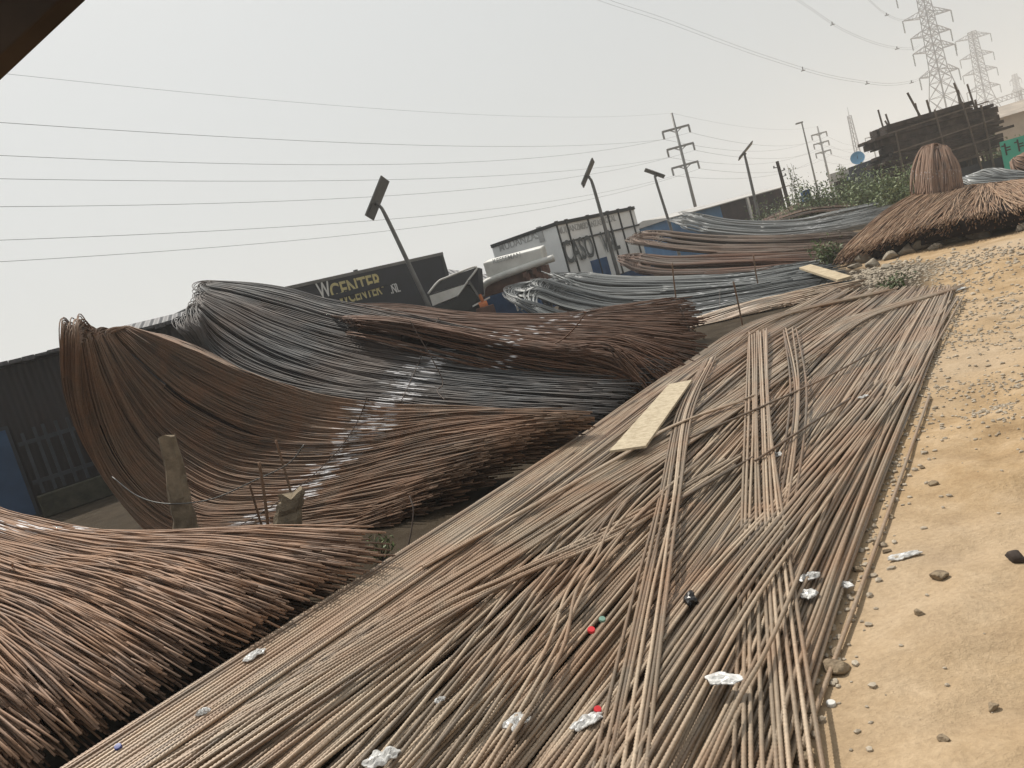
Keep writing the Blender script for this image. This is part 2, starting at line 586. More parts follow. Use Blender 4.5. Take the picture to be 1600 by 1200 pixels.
# ------------------------------------------------------------------ ground
def axis_pts(lo, hi, f0, f1, step):
    a = list(np.arange(f0, f1, step))
    x, d = f1, step
    while x < hi:
        a.append(x); d *= 1.13; x += d
    a.append(hi)
    x, d = f0 - step, step
    b = []
    while x > lo:
        b.append(x); d *= 1.13; x -= d
    b.append(lo)
    return np.array(b[::-1] + a)


gx = axis_pts(-900, 900, -0.5, 7.5, 0.035)
gy = axis_pts(-900, 900, 1.4, 9.5, 0.035)
GX, GY = np.meshgrid(gx, gy)
GZ = relief(GX, GY)
nx, ny = len(gx), len(gy)
ii = (np.arange(ny - 1)[:, None] * nx + np.arange(nx - 1)[None]).reshape(-1)
lp = np.stack([ii, ii + 1, ii + nx + 1, ii + nx], -1).reshape(-1)
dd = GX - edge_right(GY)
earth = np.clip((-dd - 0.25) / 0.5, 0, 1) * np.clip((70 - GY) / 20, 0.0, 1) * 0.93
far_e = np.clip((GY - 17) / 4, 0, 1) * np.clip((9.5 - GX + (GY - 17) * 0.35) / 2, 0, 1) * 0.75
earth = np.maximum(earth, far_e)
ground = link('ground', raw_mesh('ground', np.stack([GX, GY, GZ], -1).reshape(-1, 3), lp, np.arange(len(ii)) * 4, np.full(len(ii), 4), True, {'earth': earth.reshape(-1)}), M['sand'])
tag(ground, kind='structure')


def gz(x, y):
    return float(relief(np.array([x]), np.array([y]))[0])


# ------------------------------------------------------------------ the flat spread of straight bars
BAR_R = 0.0091


def ribbed(p, r):
    """stations and radii along a bar: ribs where the eye can see them, plain steps farther off"""
    cum = np.concatenate([[0], np.cumsum(np.linalg.norm(np.diff(p, axis=0), axis=1))])
    s, out, rr, k = 0.0, [], [], 0
    while s < cum[-1]:
        out.append(s)
        y = np.interp(s, cum, p[:, 1])
        vis = 1.6 < y < 5.4
        rr.append(r * (1.06 if (k % 2 or not vis) else 0.80))
        s += 0.0088 if vis else 0.16
        k += 1
    return np.array(out), np.array(rr)


def straight_bar(pts, label, group, r=BAR_R, tint=None, name='steel_bar', drape=False):
    if drape:
        q = spline(pts, 60)
        h = relief(q[:, 0], q[:, 1])
        h = np.array([h[max(0, k - 2):k + 3].max() for k in range(len(h))])
        h = np.convolve(np.pad(h, 6, mode='edge'), np.ones(13) / 13, 'valid')
        pts = np.column_stack([q[:, 0], q[:, 1], h + r + .010])
    out, rr = ribbed(spline(pts, 80), r)
    me = tube_mesh(name, spline(pts, out)[None], rr[None], 7, [random.random() if tint is None else tint], out[None])
    return tag(link(name, me, M['mat']), label, 'steel bar', group)


HEAP = 0.20                       # the spread is piled higher along its left side
PR = np.array([(-0.25, 1.0), (0.5, 2.2), (1.65, 3.9), (4.1, 7.35), (6.3, 10.55)])
PL = np.array([on_z(u, v, HEAP)[:2] for u, v in ((130, 1200), (870, 715), (1110, 555), (1305, 446))])
PL = np.vstack([PL[0] + unit(PL[0] - PL[1]) * 2.6, PL])


def pile(x, y):
    """height the lower bars lift the upper ones at a place in the spread"""
    xl = np.interp(y, PL[:, 1], PL[:, 0]); xr = np.interp(y, PR[:, 1], PR[:, 0])
    t = np.clip((x - xl) / np.maximum(xr - xl, .3), 0, 1)
    return HEAP * (1 - t) ** 1.1 * np.clip((15.5 - y) / 3, .25, 1)


def on_pile(u, v, dz):
    z = dz
    for _ in range(6):
        p = on_z(u, v, z)
        z = dz + float(pile(p[0], p[1]))
    return on_z(u, v, z)


def fan_path(t0, t1, z, e0=0.0, e1=0.0, bow=0.0):
    ts = np.linspace(t0, t1, 5) + np.array([0, .5, 1, .5, 0]) * bow
    p = PL * (1 - ts[:, None]) + PR * ts[:, None]
    if e0:
        p[0] = p[0] + unit(p[0] - p[1]) * e0
    if e1:
        p[-1] = p[-1] - unit(p[-1] - p[-2]) * e1
    return np.column_stack([p, z + HEAP * (1 - np.clip(ts, 0, 1)) ** 1.1 * np.array([1, 1, 1, 1, .7])])


# the bottom layer: past counting, one object
under = []
n = 210
for i in range(n):
    t = .06 + .94 * (i + 0.5) / n
    p = fan_path(t + random.gauss(0, .004), min(max(t + random.gauss(0, .02), 0), 1), 0.009 + random.random() * .012, random.uniform(0, .6), abs(random.gauss(0, .5)) + (0.25 + 1.1 * max(0, .35 - t) if t < .35 else 0))
    q = spline(p, 80)
    cum = np.concatenate([[0], np.cumsum(np.linalg.norm(np.diff(q, axis=0), axis=1))])
    a = np.interp(5.0, q[:, 1], cum)
    under.append((spline(p, np.concatenate([np.linspace(0, a, 420, endpoint=False), np.linspace(a, cum[-1], 50)])), np.concatenate([np.where(np.arange(420) % 2, 1.05, .82), np.ones(50)]) * BAR_R))
U = np.array([q[0] for q in under])
o = link('steel_bar_layer', tube_mesh('steel_bar_layer', U, np.array([q[1] for q in under]), 6, RNG.random(n), np.zeros(U.shape[:2])), M['mat'])
tag(o, kind='stuff')
# second layer, wandering
G_MID = 'loose straight bars wandering across the middle of the spread'
for i in range(78):
    t = random.uniform(0.16, 0.95)
    t1 = min(max(t + random.gauss(0, .16), 0.02), 0.98)
    straight_bar(fan_path(t, t1, 0.030 + random.random() * .02, random.uniform(0, .4), abs(random.gauss(0, 1.1)), random.gauss(0, .05)),
                 'ribbed brown bar lying aslant over the bottom layer of the flat spread', G_MID)
# combed strip along the left edge
G_LEFT = 'combed strip of bars along the left edge of the spread'
for i in range(42):
    t = 0.008 + i * 0.0060
    straight_bar(fan_path(t + random.gauss(0, .0008), t * 0.9 + .004 + random.gauss(0, .003), 0.056 + (i % 2) * .008 + random.random() * .008, random.uniform(0, .6), random.uniform(0.2, 2.2)),
                 'straight parallel bar in the neat strip on the left edge of the flat spread', G_LEFT)
# combed strip along the right edge
G_RIGHT = 'strip of bars along the sandy right edge of the spread'
for i in range(34):
    t = 0.76 + i * 0.0070
    straight_bar(fan_path(t + random.gauss(0, .003), min(0.70 + i * .0089 + random.gauss(0, .012), .995), 0.026 + random.random() * .02, random.uniform(0, .5), random.uniform(0, .8)),
                 'straight ribbed bar in the strip along the sandy right edge of the flat spread', G_RIGHT)


def px_strip(px, count, z, wid, label, group, ext=0.0, jitter=0.012, far_cut=0.3):
    """a loose strip of bars: px lists its middle line from near to far"""
    b3 = np.array([on_pile(u, v, z) for u, v in px])
    base, zz = b3[:, :2].copy(), b3[:, 2]
    zz = np.maximum(zz * (.42 + .58 * np.clip((edge_right(base[:, 1]) - base[:, 0]) / .9, 0, 1)), .022)
    base[0] = base[0] + unit(base[0] - base[1]) * ext
    d = unit(np.gradient(base, axis=0))
    nrm = np.column_stack([d[:, 1], -d[:, 0]])
    w = np.interp(np.linspace(0, 1, len(px)), np.linspace(0, 1, len(wid)), wid)
    for i in range(count):
        k = (i + 0.5) / count - 0.5
        p = base + nrm * (w * k)[:, None] + RNG.normal(0, jitter, base.shape) * np.linspace(1, 1.6, len(px))[:, None]
        p[-1] = p[-1] - unit(p[-1] - p[-2]) * abs(random.gauss(0, far_cut))
        straight_bar(np.column_stack([p, zz + RNG.random(len(p)) * .004 + (i % 2) * .004]), label, group)


px_strip([(300, 1130), (700, 905), (930, 762), (1100, 660), (1250, 556), (1345, 496), (1499, 442)], 22, 0.066, [0.55, 0.5, 0.42, 0.42, 0.36],
         'bar in the curved bunch sweeping from the far pointed tip to the left', 'curved bunch of bars from the far tip', 2.0, .02)
px_strip([(420, 1045), (760, 815), (980, 650), (1100, 560), (1205, 497), (1401, 449)], 18, 0.072, [0.30, 0.38, 0.5, 0.42, 0.34],
         'bar in the bunch bending right over the far left edge of the spread', 'bunch of bars bending right at the far edge', 2.0, .02)
px_strip([(1212, 1210), (1190, 830), (1186, 640), (1184, 514)], 10, 0.098, [0.30, 0.24, 0.22, 0.26],
         'bar in the flat strip pointing straight up the picture across the other bars', 'straight strip of bars across the spread', 0.8, .006, .15)
px_strip([(965, 1210), (1012, 960), (1045, 780), (1072, 640), (1112, 556)], 8, 0.098, [0.20, 0.16, 0.16, 0.13],
         'bar in the narrow strip running up beside the pale plywood sheet', 'narrow strip of bars beside the plywood', 0.8, .010, .1)
px_strip([(925, 1210), (1095, 955), (1235, 775), (1335, 655), (1400, 575)], 18, 0.112, [0.42, 0.36, 0.38, 0.34],
         'bar in the broad slanting strip lying over the straight strip', 'broad slanting strip on top of the spread', 0.9, .012, .5)
px_strip([(1180, 905), (1228, 760), (1247, 606), (1229, 512)], 5, 0.098, [0.10, 0.13, 0.2],
         'bar in the thin bent strip just right of the straight strip', 'thin bent strip of bars', 0.0, .012, .1)
px_strip([(500, 1082), (640, 990), (800, 905), (980, 822), (1180, 700)], 7, 0.082, [0.2, 0.2, 0.16],
         'bar in the small strip slanting across the left middle of the spread', 'small slanting strip of bars', 1.0, .02, .3)
px_strip([(760, 830), (955, 722), (1050, 668), (1192, 612)], 4, 0.114, [0.05, 0.07, 0.1],
         'dark thin bar lying across the narrow strip in front of the plywood', 'thin bars across the narrow strip', 0.5, .015, .2)
px_strip([(1010, 1210), (1100, 1060), (1200, 880), (1320, 700), (1420, 560), (1490, 455)], 9, 0.08, [0.5, 0.36, 0.3],
         'bar in the loose strip from the bottom right of the spread to its tip', 'loose strip of bars to the far tip', 0.8, .02, .6)
px_strip([(640, 1210), (760, 1050), (870, 900), (960, 790), (1070, 700)], 13, 0.076, [0.7, 0.55, 0.4],
         'bar in the loose fan over the bottom middle of the spread', 'loose fan of bars at the bottom middle', 0.8, .03, .8)
# single bars that stand out
o = straight_bar(np.array([tuple(on_z(u, v, .018)) for u, v in [(1252, 1165), (1310, 1010), (1369, 850), (1418, 712), (1454, 610)]]), 'outermost bar lying alone on the sand at the right edge of the spread', 'single bars that stand out', r=.0098, tint=.6, drape=True)
o = straight_bar(np.array([tuple(on_pile(u, v, z)) for u, v, z in [(1090, 1235, 0.10), (1150, 1100, 0.118), (1195, 1020, 0.12), (1235, 930, 0.10), (1300, 770, 0.06)]]), 'lone bar crossing the straight strip low in the picture, leaning to the right', 'single bars that stand out', tint=.55)
o = straight_bar(np.array([tuple(on_pile(u, v, z)) for u, v, z in [(1190, 1240, 0.06), (1240, 1060, 0.065), (1280, 960, 0.065), (1325, 830, 0.06), (1390, 650, 0.055)]]), 'lone thick bar on top of the strip nearest the sandy track', 'single bars that stand out', r=.0098, tint=.4)
o = straight_bar(np.array([tuple(on_pile(u, v, z)) for u, v, z in [(1065, 690, 0.09), (1180, 640, 0.12), (1290, 590, 0.10), (1380, 540, 0.08)]]), 'lone dark bar crossing the straight strip in the middle of the spread', 'single bars that stand out', tint=.05)
o = straight_bar(np.array([tuple(on_pile(u, v, z)) for u, v, z in [(1180, 720, 0.115), (1270, 660, 0.115), (1340, 615, 0.08)]]), 'short dark bar end crossing the straight strip right of the plywood', 'single bars that stand out', tint=.02)


# ------------------------------------------------------------------ bent bundles
def bundle(name, label, guides, m, n_hair, r, stack, n_parts=0, n_inner=0, ragged=0.22, loop=0.30, wob=0.02, group='bent bundles of steel bars heaped along the yard', top_frac=0.62, tw=(.08, .34), ties=(), recess=.35, clumps=0, core_in=4, side=0.0, drift=.045, groups=17, splay=.035):
    """guides: three 3D centre lines from the cut ends to the crest, near edge to far edge"""
    K = 34
    g = np.array([spline(q, K) for q in guides])                      # 3,K,3
    nw = 41
    ws = np.linspace(0, 1, nw)
    l0, l1, l2 = (ws - .5) * (ws - 1) * 2, -4 * ws * (ws - 1), 2 * ws * (ws - .5)
    S = l0[:, None, None] * g[0] + l1[:, None, None] * g[1] + l2[:, None, None] * g[2]     # nw,K,3
    dS = np.gradient(S, axis=1); dW = np.gradient(S, axis=0)
    nor = unit(np.cross(dS, dW))
    eye = unit(np.array([0, 0, EYE + 3.0]) - S)
    sgn = np.sign((nor * eye).sum(-1, keepdims=True))
    sgn[sgn == 0] = 1
    sgn = np.sign(np.mean(sgn))or 1
    nor = nor * sgn
    thick = np.linspace(stack, stack * 0.55, K)
    bl = np.clip((np.linspace(0, 1, K) - .45) / .4, 0, 1)[None, :, None]
    nor = unit(nor * bl + np.array([0, 0, 1.0]) * (1 - bl))
    CL = [(RNG.random(3) * 6.28, abs(random.gauss(0, .24)), random.choice((0, 0, 1, 2, 3, 4, 5))) for _ in range(max(clumps, 1))]

    GR = [(random.gauss(0, drift), random.random() * .22, 0) for _ in range(groups)]

    def leg(w, q, amp=1.0):
        ph = RNG.random(3) * 6.28
        if clumps:
            cph, cq, ccut = CL[min(clumps - 1, int(w * clumps))]
            ph = cph + RNG.normal(0, .12, 3)
            q = q * .35 + cq
        sv = np.linspace(0, 1, K)
        gd, gq, gb = GR[min(len(GR) - 1, int(w * len(GR)))]
        dr = gd + random.gauss(0, drift * .6)
        kink = random.uniform(.2, .7)
        ww = w + dr * (.45 - sv) + random.gauss(0, drift * .35) * np.abs(sv - kink) + amp * wob * .5 * np.sin(sv * (5 if clumps else 2.6) + ph[0])
        ww = np.where(ww < 0, -ww * .5, np.where(ww > 1, 1 - (ww - 1) * .5, ww))
        ww = np.clip(ww, 0, 1)
        if not clumps:
            q = q + gq * random.random()
        x = ww * (nw - 1)
        i = np.clip(np.floor(x).astype(int), 0, nw - 2)
        fr = (x - i)[:, None]
        k = np.arange(K)
        p = S[i, k] * (1 - fr) + S[i + 1, k] * fr
        nn = nor[i, k] * (1 - fr) + nor[i + 1, k] * fr
        qq = np.clip(q + .06 * np.sin(sv * 7 + ph[2]) * amp, -0.05, 1)
        p = p - nn * (qq * thick)[:, None]
        # cut ends: ragged, and sprung a little apart
        e = min(random.gauss(0, ragged) if random.random() < .93 else random.gauss(0, ragged * 2.2), ragged * 1.5) - max(q, 0) * recess
        t = unit(p[0] - p[1])
        p = p + t[None] * (e * np.clip(1 - sv / .35, 0, 1) ** 1.5)[:, None]
        p[:, 2] += random.gauss(0, .025) * np.clip(1 - sv / .4, 0, 1)
        sd2 = np.array([t[1], -t[0], 0]) * random.gauss(0, splay)
        p = p + sd2[None] * (np.clip(1 - sv / .28, 0, 1) ** 1.4)[:, None]
        p[:, 2] = np.maximum(p[:, 2], .012)
        return p

    KL = 9
    P = []
    Q = []
    WS = []
    for i in range(n_hair):
        w = random.random() if not clumps else min(1, max(0, (random.randrange(clumps) + .5) / clumps + random.gauss(0, .14) / clumps))
        if i % 9 == 0 and not clumps:
            w = random.random() ** 3 * .12
        q = random.random() * .16 if random.random() < top_frac else random.random()
        if random.random() < side:
            w, q = random.random() * .05, random.random() ** .8
        a = leg(w, q)
        w2 = w + random.uniform(*tw)
        if w2 > 1:
            w2 = 2 - w2
        b = leg(w2, min(1, q + random.uniform(0, .35)))
        if clumps:
            cut = CL[min(clumps - 1, int(w * clumps))][2]
            a, b = (spline(a[:K - cut], K), spline(b[:K - cut], K)) if cut else (a, b)
        A, B = a[-1], b[-1]
        ta, tb = unit(a[-1] - a[-4]), unit(b[-1] - b[-4])
        d = np.linalg.norm(A - B)
        h = random.uniform(.5, 1.15) * max(loop, d * .55)
        u = np.linspace(0, 1, KL + 2)[1:-1, None]
        C1, C2 = A + ta * h, B + tb * h
        arc = A * (1 - u) ** 3 + 3 * C1 * u * (1 - u) ** 2 + 3 * C2 * u ** 2 * (1 - u) + B * u ** 3
        P.append(np.vstack([a, arc, b[::-1]]))
        Q.append(q)
        WS.append(w)
    P = np.array(P)
    Q = np.array(Q)
    root = empty(name, (g[1, 0, 0], g[1, 0, 1], 0), label, 'rebar bundle', group)
    tint = RNG.random(n_hair)
    if clumps:
        tint = np.clip((.8 * RNG.random(clumps))[np.minimum(clumps - 1, (np.array(WS) * clumps).astype(int))] + .25 * tint, 0, 1)
    seg = np.concatenate([np.zeros((n_hair, 1)), np.cumsum(np.linalg.norm(np.diff(P, axis=1), axis=2), axis=1)], 1)
    along = np.minimum(seg, seg[:, -1:] - seg)
    order = np.argsort(Q)
    for i in order[:n_parts]:
        link('bent_bar', tube_mesh('bent_bar', P[i:i + 1], r * random.uniform(.9, 1.1), 6, tint[i:i + 1], along[i:i + 1]), m, root)
    rest = order[n_parts:]
    allP = [(P[rest], tint[rest], along[rest])] if len(rest) else []
    if allP:
        o = link('bent_bar_mass', tube_mesh('bent_bar_mass', P[rest], r, 6, tint[rest], along[rest]), m, root)
        tag(o, kind='stuff')
    if n_inner:
        I = np.array([leg(random.random(), .05 + .95 * random.random())[:20] for _ in range(n_inner)])
        sg = np.concatenate([np.zeros((n_inner, 1)), np.cumsum(np.linalg.norm(np.diff(I, axis=1), axis=2), axis=1)], 1)
        o = link('bar_end_mass', tube_mesh('bar_end_mass', I, r, 6, RNG.random(n_inner), sg + 20), m, root)
        tag(o, kind='stuff')
    # packed heart of the bundle, its near-black colour standing in for shade between bars
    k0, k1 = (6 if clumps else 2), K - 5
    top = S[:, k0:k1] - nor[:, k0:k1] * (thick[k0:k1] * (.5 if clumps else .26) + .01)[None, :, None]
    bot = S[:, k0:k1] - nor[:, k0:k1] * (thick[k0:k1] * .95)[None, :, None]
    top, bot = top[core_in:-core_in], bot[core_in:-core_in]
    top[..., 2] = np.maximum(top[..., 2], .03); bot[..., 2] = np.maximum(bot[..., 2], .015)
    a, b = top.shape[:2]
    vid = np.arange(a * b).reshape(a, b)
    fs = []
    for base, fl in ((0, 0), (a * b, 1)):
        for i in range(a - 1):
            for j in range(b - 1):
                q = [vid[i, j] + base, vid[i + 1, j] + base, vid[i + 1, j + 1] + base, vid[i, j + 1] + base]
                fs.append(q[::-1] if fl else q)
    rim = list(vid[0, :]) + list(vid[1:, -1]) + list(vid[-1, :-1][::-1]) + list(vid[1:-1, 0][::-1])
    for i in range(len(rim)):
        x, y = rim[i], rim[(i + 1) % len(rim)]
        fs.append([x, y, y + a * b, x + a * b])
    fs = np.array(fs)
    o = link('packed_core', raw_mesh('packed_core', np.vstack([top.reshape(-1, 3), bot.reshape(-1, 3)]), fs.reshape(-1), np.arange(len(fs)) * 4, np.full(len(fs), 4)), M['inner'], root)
    # wire ties pulled round the bundle
    for sfrac in ties:
        k = int(sfrac * (K - 1))
        ring = np.vstack([S[:, k] + nor[:, k] * .02, (S[:, k] - nor[:, k] * thick[k])[::-1]])
        ring[:, 2] = np.maximum(ring[:, 2], .01)
        ring = np.vstack([ring, ring[:1]])
        link('tie_wire', tube_mesh('tie_wire', ring[None], .005, 5, [0.5], np.zeros((1, len(ring)))), M['wire'], root)
    return root


B_DIR = np.array([-0.8, 0.6])


def guide(px, z_end, d=B_DIR):
    p0 = on_z(px[0][0], px[0][1], z_end)
    out = [p0] + [on_plane(u, v, p0, d) for u, v in px[1:]]
    for q in out:
        q[2] = max(q[2], 0.03)
    return np.array(out)


GUIDES = {}
GUIDES['h1'] = [guide([(-35, 1160), (-95, 1105), (-160, 1040), (-330, 920), (-480, 780), (-540, 640)], .36),
                guide([(252, 1000), (180, 958), (110, 925), (0, 885), (-150, 820), (-320, 700), (-400, 580)], .44),
                guide([(580, 826), (420, 823), (280, 828), (150, 824), (60, 808), (0, 793), (-100, 745), (-230, 650), (-280, 550)], .47)]
GUIDES['h2'] = [guide([(590, 806), (545, 832), (490, 848), (400, 856), (320, 852), (255, 834), (202, 794), (160, 738), (134, 670), (124, 604), (124, 550)], .10),
                guide([(792, 674), (660, 698), (540, 726), (430, 734), (345, 720), (260, 668), (206, 602), (176, 552), (164, 529)], .50),
                guide([(890, 650), (740, 634), (600, 626), (500, 614), (440, 597), (375, 576), (316, 552), (268, 533), (233, 519), (204, 510)], .46)]
GUIDES['h3'] = [guide([(930, 648), (760, 640), (600, 624), (470, 608), (380, 580), (330, 548), (314, 515)], 0.22),
                guide([(960, 600), (800, 590), (680, 578), (540, 556), (430, 522), (355, 485), (322, 468)], 0.38),
                guide([(1020, 556), (900, 542), (800, 524), (690, 499), (590, 477), (512, 463), (456, 448), (400, 440), (335, 436)], 0.46)]
GUIDES['h3b'] = [guide([(1010, 612), (960, 560), (850, 540), (760, 528), (690, 514), (620, 502), (572, 497)], .2),
                 guide([(1075, 520), (960, 507), (860, 505), (770, 502), (700, 498), (630, 489), (566, 486)], .50),
                 guide([(1060, 462), (970, 474), (880, 488), (790, 490), (705, 485), (630, 475), (558, 474)], .78)]
GUIDES['g4a'] = [guide([(1270, 454), (1180, 470), (1080, 494), (960, 512), (880, 507), (835, 492), (818, 478)], 0.03),
                 guide([(1268, 440), (1150, 458), (1050, 472), (960, 478), (890, 466), (840, 448), (820, 452)], 0.1),
                 guide([(1262, 430), (1150, 448), (1050, 460), (960, 460), (900, 446), (850, 434), (830, 437)], 0.16)]
GUIDES['g4b'] = [guide([(1268, 428), (1166, 442), (1050, 453), (960, 455), (915, 450), (893, 443), (887, 437)], 0.15),
                 guide([(1262, 416), (1166, 431), (1050, 438), (960, 438), (910, 432), (895, 430)], 0.2),
                 guide([(1256, 407), (1166, 421), (1050, 425), (960, 425), (915, 420), (897, 423)], 0.28)]
GUIDES['b5a'] = [guide([(1325, 384), (1230, 392), (1130, 394), (1060, 390), (1015, 384), (992, 380)], 0.2),
                 guide([(1338, 371), (1240, 377), (1140, 378), (1070, 374), (1020, 368), (1000, 368)], 0.28),
                 guide([(1345, 359), (1250, 364), (1160, 364), (1090, 362), (1035, 358), (1015, 359)], 0.4)]
GUIDES['b5b'] = [guide([(1290, 412), (1200, 416), (1110, 424), (1040, 426), (995, 420), (980, 412)], 0.1),
                 guide([(1305, 400), (1210, 403), (1120, 408), (1045, 410), (998, 404), (980, 401)], 0.16),
                 guide([(1320, 388), (1225, 391), (1130, 394), (1050, 396), (1003, 391), (985, 393)], 0.2)]
GUIDES['g6'] = [guide([(1375, 345), (1300, 358), (1230, 366), (1170, 366), (1110, 362), (1080, 357), (1068, 352)], 0.4),
                guide([(1370, 330), (1300, 345), (1240, 353), (1180, 355), (1120, 350), (1085, 342), (1072, 344)], 0.7),
                guide([(1365, 317), (1300, 331), (1250, 341), (1190, 344), (1140, 342), (1095, 334), (1079, 336)], 0.95)]
GUIDES['b7'] = [guide([(1430, 316), (1350, 323), (1272, 330), (1225, 342), (1200, 352)], 0.5),
                guide([(1428, 308), (1350, 315), (1272, 319), (1225, 333), (1200, 343)], 0.65),
                guide([(1425, 300), (1350, 307), (1272, 310), (1225, 326), (1203, 336)], 0.85)]
GUIDES['flat'] = [guide([(1285, 462), (1190, 488), (1120, 515), (1085, 545)], .06), guide([(1292, 454), (1190, 476), (1110, 503), (1070, 525)], .12), guide([(1300, 446), (1190, 465), (1100, 491), (1060, 508)], .16)]
GUIDES['m8'] = [np.array([at_y(1302, 404, 18.2), at_y(1334, 370, 19.3), at_y(1376, 334, 20.8), at_y(1420, 306, 22.4), at_y(1436, 299, 23.2)]),
                np.array([at_y(1490, 341, 15.6), at_y(1502, 322, 17.4), at_y(1514, 304, 19.8), at_y(1522, 291, 22.0), at_y(1524, 288, 23.0)]),
                np.array([at_y(1760, 300, 13.6), at_y(1710, 290, 16.0), at_y(1660, 282, 19.0), at_y(1618, 279, 22.0), at_y(1608, 279, 23.0)])]
GUIDES['arch'] = [np.array([at_y(1423, 302, 22.6), at_y(1422, 275, 22.9), at_y(1426, 252, 23.1), at_y(1431, 238, 23.4), at_y(1437, 231, 23.6)]),
                  np.array([at_y(1464, 304, 21.9), at_y(1462, 270, 22.3), at_y(1461, 248, 22.7), at_y(1461, 234, 23.2), at_y(1461, 225, 23.6)]),
                  np.array([at_y(1508, 293, 22.3), at_y(1502, 264, 22.7), at_y(1496, 247, 23.0), at_y(1490, 237, 23.3), at_y(1487, 231, 23.6)])]

bundle('rebar_bundle', 'light rusty bent bundle nearest the camera, cut ends fanned out at lower left', GUIDES['h1'], M['h1'], 900, .0056, .42, 100, 620, ragged=.2, wob=.006, tw=(.05, .3), recess=.45, drift=.06, groups=14, splay=.05)
bundle('rebar_bundle', 'tall brown bent bundle with a high looped crest behind the broken concrete post', GUIDES['h2'], M['h2'], 820, .0066, .36, 100, 420, ragged=.20, wob=.018, loop=.13, ties=(.38,), recess=.3, core_in=3, side=.08)
bundle('rebar_bundle', 'dark grey bent bundle with looped crest and white paint belt', GUIDES['h3'], M['h3'], 600, .0072, .5, 100, 320, ragged=.2, wob=.02, loop=.16, ties=(.42,), recess=.5, core_in=5, side=.15)
bundle('rebar_bundle', 'dark rust brown bundle just behind the dark grey one, its ends beside the plywood', GUIDES['h3b'], M['h3b'], 380, .008, .6, 100, 260, ragged=.2, wob=.025, recess=.4, loop=.06)
bundle('rebar_bundle', 'blue grey bundle with open loops just right of the truck cab', GUIDES['g4a'], M['grey'], 240, .010, .40, 100, 200, ragged=.5, wob=.05, loop=.22, ties=(.3,), clumps=13, tw=(.3, .7), core_in=11)
bundle('rebar_bundle', 'blue grey bundle lying below the white box trailer, behind the open loops', GUIDES['g4b'], M['grey'], 220, .010, .45, 100, 160, ragged=.5, wob=.05, loop=.16, clumps=12, tw=(.3, .6), core_in=11)
bundle('rebar_bundle', 'dark grey brown upper bundle stacked right of the box trailer', GUIDES['b5a'], M['darkbrown'], 260, .010, .40, 100, 180, ragged=.55, wob=.06, loop=.10, clumps=13, core_in=11)
bundle('rebar_bundle', 'rust brown lower bundle with an orange looped end below the box trailer', GUIDES['b5b'], M['brown'], 260, .010, .42, 100, 180, ragged=.55, wob=.06, loop=.10, clumps=13, core_in=11)
bundle('rebar_bundle', 'pale grey bundle with a humped loop in front of the bright blue shack', GUIDES['g6'], M['palegrey'], 220, .011, .35, 80, 120, ragged=.55, wob=.05, loop=.13, clumps=13, core_in=11)
bundle('rebar_bundle', 'thin far brown bundle lying below the green shrubs', GUIDES['b7'], M['brown'], 130, .011, .22, 50, 60, ragged=.5, wob=.05, loop=.06, clumps=12, core_in=8)
bundle('rebar_bundle', 'low flat bundle on the ground beyond the far left edge of the flat spread', GUIDES['flat'], M['mat'], 110, .011, .12, 60, 60, ragged=.4, wob=.03, loop=.15)
bundle('rebar_bundle', 'straw brown mound of bars fanning toward the camera behind the row of rocks', GUIDES['m8'], M['straw'], 640, .0085, .50, 100, 300, ragged=.13, wob=.035, top_frac=.75, recess=.75)
bundle('rebar_bundle', 'upright arched bundle tied with white cord below the stacked planks', GUIDES['arch'], M['arch'], 150, .015, .3, 90, 60, ragged=.1, wob=.02, loop=.10, clumps=11, core_in=7)
bundle('rebar_bundle', 'silvery grey bundle of looped bars at the foot of the plank rack', [np.array([at_y(1600, 283, 25.0), at_y(1560, 283, 25.5), at_y(1525, 285, 26), at_y(1510, 280, 26.4)]), np.array([at_y(1610, 276, 26), at_y(1565, 272, 26.5), at_y(1540, 266, 27), at_y(1524, 270, 27.3)]), np.array([at_y(1612, 270, 27), at_y(1590, 266, 27.5), at_y(1565, 263, 28), at_y(1548, 265, 28.4)])], M['grey'], 70, .022, .3, 40, 20, ragged=.2, wob=.03, loop=.3)
bundle('rebar_bundle', 'rusty coiled bundle cut off by the right edge, in front of the mint wall', [np.array([at_y(1640, 268, 27), at_y(1610, 272, 27.2), at_y(1588, 268, 27.5), at_y(1583, 258, 27.8)]), np.array([at_y(1650, 255, 27.5), at_y(1615, 252, 27.8), at_y(1595, 248, 28.1), at_y(1588, 246, 28.4)]), np.array([at_y(1650, 238, 28), at_y(1620, 232, 28.3), at_y(1605, 234, 28.6), at_y(1598, 240, 28.9)])], M['arch'], 60, .022, .35, 40, 20, ragged=.1, wob=.03, loop=.3)


# ------------------------------------------------------------------ posts, stakes, loose wires among the heaps
def lumpy(mb_obj, amt, seed):
    me = mb_obj.data
    r = np.random.default_rng(seed)
    for v in me.vertices:
        v.co += Vector([float(q) for q in r.normal(0, amt, 3)])


